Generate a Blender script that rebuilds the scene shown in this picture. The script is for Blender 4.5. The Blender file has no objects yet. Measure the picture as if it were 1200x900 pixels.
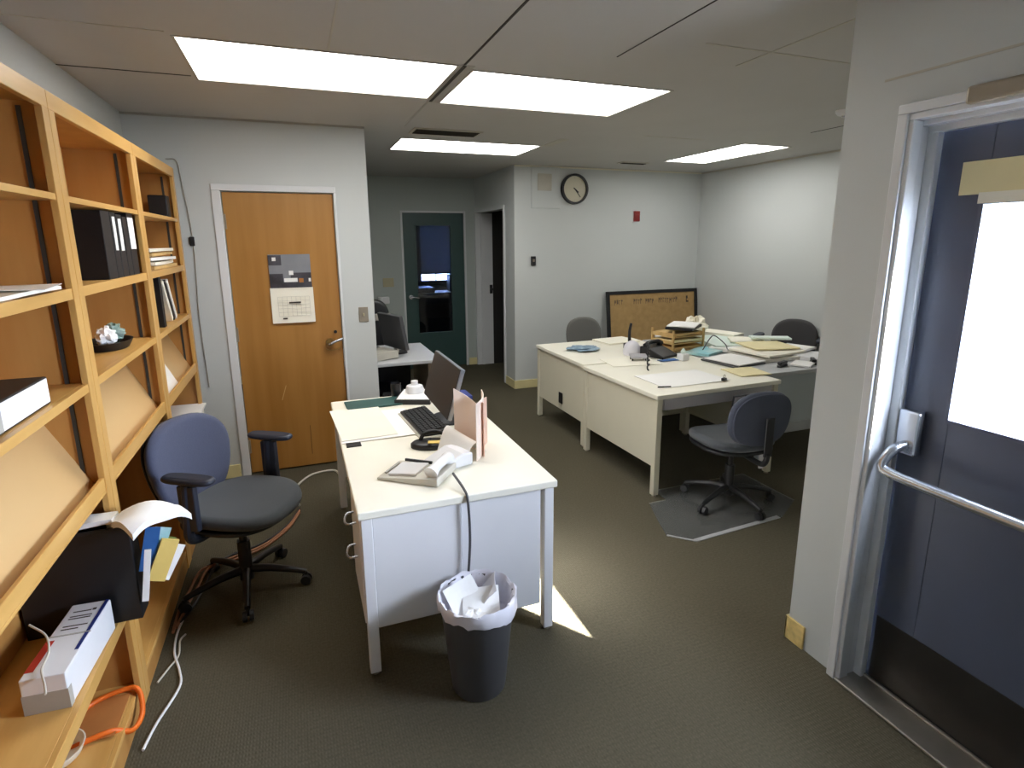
import bpy, math, random
from math import sin, cos, pi, radians
from mathutils import Vector, Matrix
random.seed(7)
scn = bpy.context.scene
COL = scn.collection

# ------------------------------------------------------------------ materials
def lin(c):
    return tuple(((v/255)/12.92 if v/255 <= .04045 else ((v/255+.055)/1.055)**2.4) for v in c)

def mat(name, rgb, rough=.5, metal=0, var=.06, scale=8, bump=0, bscale=60, spec=.5, stretch=(1,1,1), rgb2=None, coat=0, sheen=0):
    m = bpy.data.materials.new(name); m.use_nodes = True
    nt = m.node_tree; b = nt.nodes['Principled BSDF']
    b.inputs['Roughness'].default_value = rough
    b.inputs['Metallic'].default_value = metal
    b.inputs['Specular IOR Level'].default_value = spec
    b.inputs['Coat Weight'].default_value = coat
    b.inputs['Sheen Weight'].default_value = sheen
    c = lin(rgb)
    tc = nt.nodes.new('ShaderNodeTexCoord'); mp = nt.nodes.new('ShaderNodeMapping')
    mp.inputs['Scale'].default_value = stretch
    nt.links.new(tc.outputs['Object'], mp.inputs['Vector'])
    n = nt.nodes.new('ShaderNodeTexNoise'); n.inputs['Scale'].default_value = scale; n.inputs['Detail'].default_value = 4
    nt.links.new(mp.outputs[0], n.inputs['Vector'])
    r = nt.nodes.new('ShaderNodeValToRGB')
    r.color_ramp.elements[0].position = .3; r.color_ramp.elements[1].position = .7
    if rgb2:
        a, d = c, lin(rgb2)
    else:
        a = tuple(v*(1-var) for v in c); d = tuple(min(1, v*(1+var)) for v in c)
    r.color_ramp.elements[0].color = (*a, 1); r.color_ramp.elements[1].color = (*d, 1)
    nt.links.new(n.outputs['Fac'], r.inputs[0]); nt.links.new(r.outputs[0], b.inputs['Base Color'])
    if bump:
        n2 = nt.nodes.new('ShaderNodeTexNoise'); n2.inputs['Scale'].default_value = bscale; n2.inputs['Detail'].default_value = 2
        nt.links.new(mp.outputs[0], n2.inputs['Vector'])
        bp = nt.nodes.new('ShaderNodeBump'); bp.inputs['Strength'].default_value = bump; bp.inputs['Distance'].default_value = .004
        nt.links.new(n2.outputs['Fac'], bp.inputs['Height']); nt.links.new(bp.outputs[0], b.inputs['Normal'])
    return m

def emit(name, rgb, strength):
    m = bpy.data.materials.new(name); m.use_nodes = True
    b = m.node_tree.nodes['Principled BSDF']
    b.inputs['Base Color'].default_value = (*lin((240, 240, 240)), 1)
    b.inputs['Emission Color'].default_value = (*rgb, 1); b.inputs['Emission Strength'].default_value = strength
    return m

def glass(name, tint=(1, 1, 1), refl=1.0):
    m = bpy.data.materials.new(name); m.use_nodes = True
    nt = m.node_tree; nt.nodes.clear()
    o = nt.nodes.new('ShaderNodeOutputMaterial'); t = nt.nodes.new('ShaderNodeBsdfTransparent')
    t.inputs['Color'].default_value = (*tint, 1)
    g = nt.nodes.new('ShaderNodeBsdfGlossy'); g.inputs['Roughness'].default_value = .02
    f = nt.nodes.new('ShaderNodeFresnel'); f.inputs['IOR'].default_value = 1.5
    mu = nt.nodes.new('ShaderNodeMath'); mu.operation = 'MULTIPLY'; mu.inputs[1].default_value = refl
    x = nt.nodes.new('ShaderNodeMixShader')
    nt.links.new(f.outputs[0], mu.inputs[0]); nt.links.new(mu.outputs[0], x.inputs[0])
    nt.links.new(t.outputs[0], x.inputs[1]); nt.links.new(g.outputs[0], x.inputs[2]); nt.links.new(x.outputs[0], o.inputs[0])
    return m

M = {}
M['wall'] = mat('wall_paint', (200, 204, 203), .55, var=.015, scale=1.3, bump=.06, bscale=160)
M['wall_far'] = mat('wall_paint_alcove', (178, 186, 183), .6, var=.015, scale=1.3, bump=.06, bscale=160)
M['frame_white'] = mat('semigloss_white_paint', (222, 224, 226), .22, var=.01)
M['ceiling'] = mat('ceiling_tile', (188, 186, 182), .9, var=.02, scale=2, bump=.1, bscale=220)
M['seam_dark'] = mat('seam_dark', (60, 58, 52), .9)
M['seam_light'] = mat('seam_light', (188, 184, 172), .7)
M['tbar'] = mat('ceiling_bar', (170, 167, 158), .6)
M['cream_base'] = mat('vinyl_cove_cream', (226, 214, 160), .45, var=.05, scale=6)
M['stain_base'] = mat('vinyl_cove_stained', (222, 196, 128), .5, var=.18, scale=30)
M['maple'] = mat('maple_wood', (208, 164, 96), .38, scale=3, rgb2=(194, 147, 78), stretch=(6, 6, .7), bump=.03)
M['maple_h'] = mat('maple_wood_edge', (212, 168, 98), .38, scale=3, rgb2=(198, 151, 80), stretch=(6, .7, 6), bump=.03)
M['maple_back'] = mat('maple_back', (188, 140, 78), .4, scale=2.5, rgb2=(174, 122, 62), stretch=(5, 5, .5), bump=.03)
M['display'] = mat('display_board', (208, 174, 122), .35, scale=2, rgb2=(200, 163, 110), stretch=(4, .6, .6))
M['doorwood'] = mat('oak_door_veneer', (176, 128, 66), .36, scale=2.2, rgb2=(160, 111, 50), stretch=(5, 5, .35), bump=.02)
M['cream_metal'] = mat('cream_steel', (226, 221, 200), .38, var=.02, scale=3)
M['daylit_metal'] = mat('daylit_cream_steel', (232, 232, 234), .34, var=.02, scale=3)  # the cream desk steel, with cool daylight mixed into its colour
M['cream_top'] = mat('cream_laminate', (246, 242, 226), .33, var=.02, scale=4)
M['white_top'] = mat('white_edge_laminate', (238, 236, 226), .35, var=.02, scale=4)
M['daylit_grey_metal'] = mat('daylit_grey_steel', (186, 193, 195), .35, var=.02, scale=3)  # greyer, cooler desk steel: the daylight falling there is put into the colour
M['grey_rail'] = mat('light_grey_steel', (186, 188, 190), .35, var=.02)
M['drawer_grey'] = mat('drawer_grey', (176, 174, 178), .4, var=.03)
M['blue_fabric'] = mat('blue_chair_fabric', (74, 80, 104), .9, var=.07, scale=200, bump=.35, bscale=400, sheen=.2)
M['dark_fabric'] = mat('charcoal_chair_fabric', (66, 71, 76), .9, var=.08, scale=200, bump=.35, bscale=400, sheen=.2)
M['navy_fabric'] = mat('navy_chair_fabric', (50, 56, 72), .9, var=.08, scale=200, bump=.35, bscale=400, sheen=.2)
M['grey_fabric'] = mat('grey_chair_fabric', (104, 104, 100), .9, var=.07, scale=200, bump=.35, bscale=400, sheen=.2)
M['charcoal_fabric'] = mat('dark_grey_chair_fabric', (66, 65, 66), .9, var=.07, scale=200, bump=.35, bscale=400, sheen=.2)
M['black'] = mat('black_plastic', (24, 24, 27), .42, var=.1, scale=30, bump=.05, bscale=200)
M['arm_black'] = mat('blue_black_plastic', (40, 46, 60), .45, var=.08, scale=30)
M['black_box'] = mat('black_board', (16, 15, 18), .5, var=.2, scale=10)
M['screen'] = mat('dark_screen', (34, 30, 28), .4, var=.04, scale=3)
M['silver'] = mat('silver_plastic', (150, 158, 165), .3, .5)
M['chrome'] = mat('brushed_steel', (196, 200, 206), .25, .9, var=.03)
M['brass'] = mat('dull_brass', (150, 120, 70), .35, .8)
M['white'] = mat('white_plastic', (232, 232, 234), .35, var=.02)
M['beige'] = mat('beige_plastic', (206, 202, 190), .4, var=.03)
M['paper'] = mat('white_paper', (244, 243, 240), .75, var=.012, scale=5)
M['paper_warm'] = mat('cream_paper', (244, 240, 224), .75, var=.02, scale=5)
M['paper_cream'] = mat('manila_paper', (236, 224, 176), .75, var=.03, scale=6)
M['manila'] = mat('brown_folder', (206, 172, 112), .75, var=.12, scale=12)
M['pink'] = mat('pale_pink_folder', (250, 232, 218), .7, var=.03, scale=5)
M['peach'] = mat('peach_folder', (246, 208, 188), .7, var=.03, scale=5)
M['yellow'] = mat('yellow_folder', (226, 196, 110), .7, var=.05)
M['mint'] = mat('mint_paper', (218, 232, 224), .7, var=.03)
M['cyan'] = mat('cyan_paper', (124, 196, 208), .7, rgb2=(196, 222, 220), scale=6)
M['bluepaper'] = mat('blue_crumpled', (84, 116, 144), .7, rgb2=(160, 182, 196), scale=25)
M['blue'] = mat('blue_card', (44, 96, 160), .6, var=.1)
M['navy'] = mat('navy_ink', (28, 44, 116), .6)
M['red'] = mat('red_ink', (176, 46, 26), .6)
M['darkred'] = mat('alarm_red', (130, 30, 28), .4, var=.1, scale=40)
M['green_book'] = mat('dark_green_cover', (44, 84, 80), .5, var=.05)
M['cork'] = mat('tan_board', (180, 148, 98), .85, rgb2=(166, 134, 86), scale=18, bump=.1)
M['ink'] = mat('grey_ink', (112, 92, 70), .8, var=.3, scale=80)
M['ink2'] = mat('dark_ink', (70, 60, 52), .8, var=.3, scale=80)
M['bin'] = mat('charcoal_bin', (76, 76, 79), .5, var=.03)
M['bag'] = mat('white_bin_liner', (226, 224, 232), .35, var=.03, scale=12)
M['teal'] = mat('teal_paint', (56, 82, 80), .4, var=.03)
M['bluedoor'] = mat('blue_door_paint_hazed', (72, 79, 97), .36, var=.03, scale=3)  # blue paint greyed and lightened for the glare across the door
M['kick'] = mat('kick_plate_dark', (62, 60, 58), .3, .7, var=.12, scale=4)
M['blind'] = mat('grey_blue_blind', (110, 122, 140), .8, var=.03)
b_ = M['blind'].node_tree.nodes['Principled BSDF']; b_.inputs['Transmission Weight'].default_value = 0
nt = M['blind'].node_tree; tr_ = nt.nodes.new('ShaderNodeBsdfTranslucent'); tr_.inputs[0].default_value = (.30, .32, .34, 1)
mx_ = nt.nodes.new('ShaderNodeMixShader'); mx_.inputs[0].default_value = .25
nt.links.new(b_.outputs[0], mx_.inputs[1]); nt.links.new(tr_.outputs[0], mx_.inputs[2]); nt.links.new(mx_.outputs[0], nt.nodes['Material Output'].inputs[0])
M['dark'] = mat('unlit_room_walls', (40, 38, 36), .9, var=.03)  # near-black walls: the shade of the unlit rooms put into the colour
M['alu'] = mat('aluminium', (176, 172, 162), .35, .8, var=.08, scale=12)
M['putty'] = mat('putty_plastic', (182, 174, 140), .5, var=.02)
M['tan_plate'] = mat('tan_switch_plate', (150, 140, 124), .4, .3)
M['copper'] = mat('brown_cable', (154, 104, 72), .5)
M['orange'] = mat('orange_plastic', (232, 110, 30), .45, var=.05)
M['brownpaper'] = mat('brown_paper', (170, 110, 54), .7, var=.08, scale=10)
M['olive'] = mat('olive_card', (120, 130, 60), .7)
M['clockface'] = mat('clock_face', (206, 200, 176), .4, var=.02)
M['concrete'] = mat('concrete_outside', (200, 200, 198), .9, var=.05, scale=3)
M['photo_dark'] = mat('calendar_photo_dark', (42, 40, 44), .4, rgb2=(86, 84, 92), scale=9)
M['photo_sky'] = mat('calendar_photo_grey', (122, 124, 130), .4, rgb2=(142, 144, 150), scale=5)
M['lightcover'] = emit('light_diffuser', (1, .985, .95), 5.0)
M['glass'] = glass('clear_glass', refl=.5)
M['glass_teal'] = glass('dark_tinted_glass', (.55, .6, .7))

# clear plastic chair mat
m = bpy.data.materials.new('clear_vinyl'); m.use_nodes = True
nt = m.node_tree; nt.nodes.clear()
o_ = nt.nodes.new('ShaderNodeOutputMaterial'); t_ = nt.nodes.new('ShaderNodeBsdfTransparent'); t_.inputs[0].default_value = (.985, .985, .98, 1)
g_ = nt.nodes.new('ShaderNodeBsdfGlossy'); g_.inputs['Roughness'].default_value = .12
d_ = nt.nodes.new('ShaderNodeBsdfDiffuse'); d_.inputs[0].default_value = (.7, .72, .7, 1)
lw = nt.nodes.new('ShaderNodeFresnel'); lw.inputs[0].default_value = 1.22
x1 = nt.nodes.new('ShaderNodeMixShader'); x1.inputs[0].default_value = .15
x2 = nt.nodes.new('ShaderNodeMixShader')
nt.links.new(t_.outputs[0], x1.inputs[1]); nt.links.new(d_.outputs[0], x1.inputs[2])
nt.links.new(lw.outputs[0], x2.inputs[0]); nt.links.new(x1.outputs[0], x2.inputs[1]); nt.links.new(g_.outputs[0], x2.inputs[2])
nt.links.new(x2.outputs[0], o_.inputs[0]); M['vinyl'] = m
M['mat_edge_sheen'] = mat('mat_edge_sheen', (186, 186, 190), .25, var=.05)  # pale strip colour holds the light reflected along the mat edge

# carpet: dark olive loop pile in short ribs
m = mat('carpet_olive', (91, 86, 71), .95, rgb2=(79, 74, 59), scale=90, spec=.15)
nt = m.node_tree; b = nt.nodes['Principled BSDF']
tc = nt.nodes.new('ShaderNodeTexCoord')
mp = nt.nodes.new('ShaderNodeMapping'); mp.inputs['Rotation'].default_value = (0, 0, radians(0))
nt.links.new(tc.outputs['Object'], mp.inputs['Vector'])
w1 = nt.nodes.new('ShaderNodeTexWave'); w1.inputs['Scale'].default_value = 30; w1.inputs['Distortion'].default_value = 1.5; w1.inputs['Detail'].default_value = 2
w1.bands_direction = 'X'
w2 = nt.nodes.new('ShaderNodeTexWave'); w2.inputs['Scale'].default_value = 18; w2.inputs['Distortion'].default_value = 2.5; w2.bands_direction = 'Y'
mx = nt.nodes.new('ShaderNodeMath'); mx.operation = 'MULTIPLY'
nt.links.new(mp.outputs[0], w1.inputs[0]); nt.links.new(mp.outputs[0], w2.inputs[0])
nt.links.new(w1.outputs['Fac'], mx.inputs[0]); nt.links.new(w2.outputs['Fac'], mx.inputs[1])
bp = nt.nodes.new('ShaderNodeBump'); bp.inputs['Strength'].default_value = .3; bp.inputs['Distance'].default_value = .004
nt.links.new(mx.outputs[0], bp.inputs['Height']); nt.links.new(bp.outputs[0], b.inputs['Normal'])
old = b.inputs['Base Color'].links[0].from_socket
mc = nt.nodes.new('ShaderNodeMix'); mc.data_type = 'RGBA'; mc.blend_type = 'MULTIPLY'; mc.inputs[0].default_value = .10
nt.links.new(old, mc.inputs[6]); nt.links.new(mx.outputs[0], mc.inputs[7]); nt.links.new(mc.outputs[2], b.inputs['Base Color'])
M['carpet'] = m

# ------------------------------------------------------------------ mesh helpers
class MB:
    def __init__(s): s.v = []; s.f = []; s.mi = []; s.cur = 0
    def add(s, vs, fs):
        o = len(s.v); s.v += [tuple(v) for v in vs]
        for f in fs: s.f.append([i+o for i in f]); s.mi.append(s.cur)
        return s
    def slot(s, i): s.cur = i; return s
    def box(s, x0, x1, y0, y1, z0, z1, mtx=None):
        vs = [Vector((x, y, z)) for z in (z0, z1) for y in (y0, y1) for x in (x0, x1)]
        if mtx: vs = [mtx @ v for v in vs]
        return s.add(vs, [(0, 2, 3, 1), (4, 5, 7, 6), (0, 1, 5, 4), (1, 3, 7, 5), (3, 2, 6, 7), (2, 0, 4, 6)])
    def cyl(s, p0, p1, r0, r1=None, n=20, caps=True):
        r1 = r0 if r1 is None else r1
        p0 = Vector(p0); p1 = Vector(p1); d = (p1-p0).normalized()
        a = d.orthogonal().normalized(); b = d.cross(a)
        vs = []
        for p, r in ((p0, r0), (p1, r1)):
            vs += [p + r*(cos(2*pi*i/n)*a + sin(2*pi*i/n)*b) for i in range(n)]
        fs = [(i, (i+1) % n, n+(i+1) % n, n+i) for i in range(n)]
        if caps: fs += [tuple(range(n-1, -1, -1)), tuple(range(n, 2*n))]
        return s.add(vs, fs)
    def lathe(s, prof, c=(0, 0, 0), n=32, sx=1, sy=1, caps=True, wob=None):
        vs = []; k = len(prof)
        for j, (r, z) in enumerate(prof):
            for i in range(n):
                t = 2*pi*i/n; q = wob(j, t) if wob else (0, 0)
                vs.append((c[0]+(r+q[0])*cos(t)*sx, c[1]+(r+q[0])*sin(t)*sy, c[2]+z+q[1]))
        fs = [(j*n+i, j*n+(i+1) % n, (j+1)*n+(i+1) % n, (j+1)*n+i) for j in range(k-1) for i in range(n)]
        if caps: fs += [tuple(range(n-1, -1, -1)), tuple((k-1)*n+i for i in range(n))]
        return s.add(vs, fs)
    def tube(s, pts, r, n=8, res=6):
        P = [Vector(p) for p in pts]
        if len(P) > 2 and res > 1:                                  # Catmull-Rom
            Q = [P[0]*2-P[1]] + P + [P[-1]*2-P[-2]]; out = []
            for i in range(1, len(Q)-2):
                for k in range(res):
                    t = k/res
                    out.append(.5*((2*Q[i]) + (-Q[i-1]+Q[i+1])*t + (2*Q[i-1]-5*Q[i]+4*Q[i+1]-Q[i+2])*t*t + (-Q[i-1]+3*Q[i]-3*Q[i+1]+Q[i+2])*t**3))
            out.append(P[-1]); P = out
        vs = []; a = None
        for i, p in enumerate(P):
            d = (P[min(i+1, len(P)-1)]-P[max(i-1, 0)]).normalized()
            a = d.orthogonal().normalized() if a is None else (a - d*a.dot(d)).normalized()
            b = d.cross(a); rr = r(i/(len(P)-1)) if callable(r) else r
            vs += [p + rr*(cos(2*pi*k/n)*a + sin(2*pi*k/n)*b) for k in range(n)]
        fs = [(i*n+k, i*n+(k+1) % n, (i+1)*n+(k+1) % n, (i+1)*n+k) for i in range(len(P)-1) for k in range(n)]
        fs += [tuple(range(n-1, -1, -1)), tuple((len(P)-1)*n+k for k in range(n))]
        return s.add(vs, fs)
    def prism(s, poly, a0, a1, axis='z'):
        def mk(u, v, a): return {'z': (u, v, a), 'y': (u, a, v), 'x': (a, u, v)}[axis]
        n = len(poly); vs = [mk(u, v, a0) for u, v in poly] + [mk(u, v, a1) for u, v in poly]
        fs = [(i, (i+1) % n, n+(i+1) % n, n+i) for i in range(n)] + [tuple(range(n-1, -1, -1)), tuple(range(n, 2*n))]
        return s.add(vs, fs)
    def cushion(s, rx, ry, h, n=2.6, c=(0, 0, 0), edge=.5, taper=0, crown=0, fmap=None, N=48):
        """superellipse pad with a rolled edge; taper narrows it towards +y"""
        rings = []; K = 10; e = min(h*edge, min(rx, ry)*.9)
        prof = []
        for k in range(K+1):
            t = -pi/2 + pi*k/K
            prof.append((cos(t)*e - e, sin(t)*h/2))
        prof = [(-min(rx, ry)*.55, -h/2-crown*.3)] + prof + [(-min(rx, ry)*.35, h/2+crown*.6), (-min(rx, ry)*.7, h/2+crown)]
        for off, z in prof:
            ring = []
            for i in range(N):
                t = 2*pi*i/N; ct, st = cos(t), sin(t)
                x = (abs(ct)**(2/n))*(1 if ct >= 0 else -1); y = (abs(st)**(2/n))*(1 if st >= 0 else -1)
                X = x*(rx+off)*(1 - taper*y); Y = y*(ry+off)
                v = Vector((c[0]+X, c[1]+Y, c[2]+z)); ring.append(fmap(v) if fmap else v)
            rings.append(ring)
        vs = [v for r in rings for v in r]; R = len(rings)
        fs = [(j*N+i, j*N+(i+1) % N, (j+1)*N+(i+1) % N, (j+1)*N+i) for j in range(R-1) for i in range(N)]
        fs += [tuple(range(N-1, -1, -1)), tuple((R-1)*N+i for i in range(N))]
        return s.add(vs, fs)
    def sheet(s, w, d, t=.0015, amp=.0, seed=0, nx=8, ny=8, z=0, fn=None, cx=0, cy=0):
        """a sheet of real thickness with gentle waves, centred on cx, cy"""
        rnd = random.Random(seed); a, b2, c2 = rnd.uniform(0, 6), rnd.uniform(0, 6), rnd.uniform(2, 5)
        top = []; 
        for j in range(ny+1):
            for i in range(nx+1):
                u, v = i/nx, j/ny
                h = amp*(.5+.5*sin(c2*u+a)*cos(c2*v+b2))
                p = Vector((cx+(u-.5)*w, cy+(v-.5)*d, z+h))
                if fn: p = fn(u, v, p)
                top.append(p)
        n = len(top); vs = top + [p - Vector((0, 0, t)) for p in top]; W = nx+1
        fs = []
        for j in range(ny):
            for i in range(nx):
                q = (j*W+i, j*W+i+1, (j+1)*W+i+1, (j+1)*W+i); fs.append(q); fs.append(tuple(n+k for k in reversed(q)))
        for i in range(nx):
            fs.append((i+1, i, n+i, n+i+1)); k = ny*W+i; fs.append((k, k+1, n+k+1, n+k))
        for j in range(ny):
            k = j*W; fs.append((k, k+W, n+k+W, n+k)); k = j*W+nx; fs.append((k+W, k, n+k, n+k+W))
        return s.add(vs, fs)
    def xf(s, mtx, start=0):
        for i in range(start, len(s.v)): s.v[i] = tuple(mtx @ Vector(s.v[i]))
        return s
    def build(s, name, material, parent=None, bevel=0, smooth=False, loc=(0, 0, 0), rz=0, seg=2, sub=0):
        me = bpy.data.meshes.new(name); me.from_pydata(s.v, [], s.f); me.update()
        ms = material if isinstance(material, (list, tuple)) else [material]
        for q in ms: me.materials.append(q)
        for p, i in zip(me.polygons, s.mi): p.material_index = i; p.use_smooth = smooth
        o = bpy.data.objects.new(name, me); COL.objects.link(o)
        o.location = loc; o.rotation_euler = (0, 0, rz)
        if parent: o.parent = parent
        if bevel:
            b = o.modifiers.new('bevel', 'BEVEL'); b.width = bevel; b.segments = seg; b.limit_method = 'ANGLE'; b.angle_limit = radians(40)
        if sub:
            b = o.modifiers.new('sub', 'SUBSURF'); b.levels = sub; b.render_levels = sub
        if smooth:
            for p in me.polygons: p.use_smooth = True
            try: me.set_sharp_from_angle(angle=radians(50))
            except Exception: pass
        return o

def tag(o, label=None, cat=None, group=None, kind=None):
    if label: o['label'] = label
    if cat: o['category'] = cat
    if group: o['group'] = group
    if kind: o['kind'] = kind
    return o
def thing(name, label, cat, loc=(0, 0, 0), rz=0, group=None):
    o = bpy.data.objects.new(name, None); COL.objects.link(o); o.location = loc; o.rotation_euler = (0, 0, rz)
    o.empty_display_size = .1
    return tag(o, label, cat, group)
def single(name, mb, material, label, cat, loc=(0, 0, 0), rz=0, group=None, **k):
    return tag(mb.build(name, material, None, loc=loc, rz=rz, **k), label, cat, group)
def struct(name, mb, material, **k):
    return tag(mb.build(name, material, None, **k), kind='structure')
def B(*a): return MB().box(*a)
def copy_tree(o, parent=None):
    c = o.copy(); COL.objects.link(c); c.parent = parent
    for ch in list(o.children): copy_tree(ch, c)
    return c
def Rz(a): return Matrix.Rotation(a, 4, 'Z')
def Rx(a): return Matrix.Rotation(a, 4, 'X')
def Ry(a): return Matrix.Rotation(a, 4, 'Y')
def T(x, y, z): return Matrix.Translation((x, y, z))

# ------------------------------------------------------------------ camera
H = 1.70
fpx, cyp, yaw, pitch, roll = 660.3, 425, .3620, .2132, .0067
f = Vector((sin(yaw)*cos(pitch), cos(yaw)*cos(pitch), -sin(pitch)))
r = Vector((cos(yaw), -sin(yaw), 0)); d = f.cross(r)
rr = cos(roll)*r + sin(roll)*d; dd = -sin(roll)*r + cos(roll)*d
cam = bpy.data.cameras.new('camera'); co = bpy.data.objects.new('camera', cam); COL.objects.link(co)
m3 = Matrix((rr, -dd, -f)).transposed()
co.matrix_world = Matrix.Translation((0, 0, H)) @ m3.to_4x4()
cam.sensor_width = 36; cam.lens = fpx/1200*36; cam.shift_y = -(450-cyp)/1200
cam.clip_start = .05
scn.camera = co

# ------------------------------------------------------------------ room shell
XL, XP, YD, YB, XR, YA, ZC = -.944, 1.88, 4.38, 5.97, 4.78, 7.45, 2.5
struct('floor', MB().box(XL-.1, XP+.14, -1.7, 1.49, -.06, 0).box(XL-.1, XR+.1, 1.49, 9.7, -.06, 0), M['carpet'])
struct('wall_left', MB().box(XL-.1, XL, -1.6, YA, 0, ZC), M['wall'])
w = MB()                                                         # wall with the tan wood door
DX0, DX1, DZ = -.425, .292, 2.035
w.box(XL, DX0-.02, YD, YD+.12, 0, ZC).box(DX1+.02, .54, YD, YD+.12, 0, ZC).box(DX0-.02, DX1+.02, YD, YD+.12, DZ+.02, ZC)
struct('wall_front', w, M['wall'])
TX0, TX1 = 1.335, 2.14
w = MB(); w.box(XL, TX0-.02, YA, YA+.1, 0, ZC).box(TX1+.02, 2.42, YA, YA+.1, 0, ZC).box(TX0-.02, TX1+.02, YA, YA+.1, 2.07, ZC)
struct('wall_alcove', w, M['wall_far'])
w = MB(); w.box(2.3, 2.42, YB, 6.28, 0, ZC).box(2.3, 2.42, 6.28, YA, 2.10, ZC)
struct('wall_passage', w, M['wall'])
struct('wall_back', MB().box(2.42, XR+.1, YB, YB+.1, 0, ZC), M['wall'])
struct('wall_right', MB().box(XR, XR+.1, 1.5, YB, 0, ZC), M['wall'])
struct('wall_return', MB().box(XP+.14, XR, 1.49, 1.59, 0, ZC), M['wall'])
w = MB(); JY0, JY1 = .36, 1.335
w.box(XP, XP+.14, JY1, 1.59, 0, ZC).box(XP, XP+.14, -1.6, JY0, 0, ZC).box(XP, XP+.14, JY0, JY1, 2.07, ZC)
struct('wall_entry', w, M['wall'])
struct('wall_rear', MB().box(XL, XP+.14, -1.7, -1.6, 0, ZC), M['wall'])
# dark room behind the ajar door, room behind the teal door
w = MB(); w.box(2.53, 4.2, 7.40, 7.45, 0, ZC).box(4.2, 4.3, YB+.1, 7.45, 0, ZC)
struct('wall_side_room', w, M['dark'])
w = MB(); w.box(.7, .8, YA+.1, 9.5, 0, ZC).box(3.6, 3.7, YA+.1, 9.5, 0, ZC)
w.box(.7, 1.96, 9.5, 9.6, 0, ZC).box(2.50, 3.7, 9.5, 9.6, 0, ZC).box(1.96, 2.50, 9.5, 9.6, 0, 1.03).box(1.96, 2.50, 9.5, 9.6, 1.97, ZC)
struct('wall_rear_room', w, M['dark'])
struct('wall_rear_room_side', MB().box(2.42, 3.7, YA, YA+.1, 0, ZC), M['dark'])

# ceiling: grid of panels with seams, light fittings in four openings
gx = [XL-.1, -.40, .205, .81, 1.415, 2.02, 2.625, 3.23, 3.70, 4.215, XR+.1]
lights = [(-.385, .795, 2.75, 3.42, 'long rectangular ceiling light nearest the bookcases, left of the dark seam', 1),
          (.865, 2.02, 2.80, 3.50, 'wide rectangular ceiling light in the middle, right of the dark seam', 1),
          (.86, 2.08, 4.72, 5.33, 'ceiling light over the passage to the teal door', 1),
          (3.68, 4.215, 4.07, 5.22, 'ceiling light at the back right corner, over the cluttered desks', 0)]
panels = MB()
ys = [-1.6, -1.05, -.42, .21, .84, 1.47, 2.11, 2.745, 3.385, 4.03, 4.69, 5.35, 5.97, 6.7, 7.45]
# main ceiling soffit: split each light's rectangle out of it by strips
def rect_minus(rects, hole):
    out = []
    hx0, hx1, hy0, hy1 = hole
    for (a, b_, c, d_) in rects:
        if hx0 >= b_ or hx1 <= a or hy0 >= d_ or hy1 <= c: out.append((a, b_, c, d_)); continue
        if c < hy0: out.append((a, b_, c, hy0))
        if d_ > hy1: out.append((a, b_, hy1, d_))
        y0, y1 = max(c, hy0), min(d_, hy1)
        if a < hx0: out.append((a, hx0, y0, y1))
        if b_ > hx1: out.append((hx1, b_, y0, y1))
    return out
rects = [(XL-.1, XP+.14, -1.7, 1.49), (XL-.1, XR+.1, 1.49, 9.6)]
for L in lights: rects = rect_minus(rects, L[:4])
for a, b_, c, d_ in rects: panels.box(a, b_, c, d_, ZC, ZC+.02)
panels.box(XL-.1, XP+.14, -1.7, 1.49, ZC+.12, ZC+.16).box(XL-.1, XR+.1, 1.49, 9.6, ZC+.12, ZC+.16).box(XP+.12, XP+.14, -1.7, 1.49, ZC+.02, ZC+.12).box(XP+.14, XR+.1, 1.49, 1.51, ZC+.02, ZC+.12)
struct('ceiling', panels, M['ceiling'])
def seam(n, x0, x1, y0, y1, m_, h=.0025):
    struct('trim_%d' % n, MB().box(x0, x1, y0, y1, ZC-h, ZC), m_)
seam(1, .808, .818, -1.6, 2.74, M['seam_dark'])
seam(2, .800, .812, 3.42, 4.25, M['tbar'])
seam(3, -.944, -.40, 3.35, 3.358, M['seam_dark'])
seam(4, -.944, -.40, 2.715, 2.72, M['seam_light'])
seam(5, .203, .211, -1.6, 2.74, M['seam_light'])
seam(6, 1.418, 1.423, -1.6, 2.40, M['seam_dark'])
seam(7, 2.02, 2.032, -1.6, 2.33, M['seam_light'])
seam(8, 1.68, 2.6, 2.115, 2.125, M['seam_light'])
seam(9, 3.80, 3.806, 3.2, 3.5, M['seam_dark'])
seam(10, 2.08, 2.16, 4.36, 4.72, M['seam_light'])
seam(11, 2.64, 3.23, 4.03, 4.036, M['seam_light'])
# shadow-gap angle where the ceiling meets the door wall
struct('trim_12', MB().box(XL, .54, YD-.012, YD, ZC-.012, ZC), M['tbar'])
struct('trim_13', MB().box(2.3, XR, YB-.012, YB, ZC-.015, ZC), M['cream_metal'])
struct('trim_14', MB().box(XR-.012, XR, 1.6, YB-.012, ZC-.015, ZC), M['seam_light'])

for x0, x1, y0, y1, lab, _ in lights:
    t = thing('ceiling_light', 'flush fluorescent ' + lab, 'ceiling light', ((x0+x1)/2, (y0+y1)/2, ZC), group=None)
    hw, hd = (x1-x0)/2, (y1-y0)/2
    fr = MB(); g = .012
    fr.box(-hw, hw, -hd, -hd+g, -.004, .05).box(-hw, hw, hd-g, hd, -.004, .05).box(-hw, -hw+g, -hd+g, hd-g, -.004, .05).box(hw-g, hw, -hd+g, hd-g, -.004, .05)
    fr.box(-hw, hw, -hd, hd, .05, .06)
    fr.build('frame', M['tbar'], t)
    MB().box(-hw+g, hw-g, -hd+g, hd-g, .0, .012).build('diffuser', M['lightcover'], t, bevel=.003)
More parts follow.
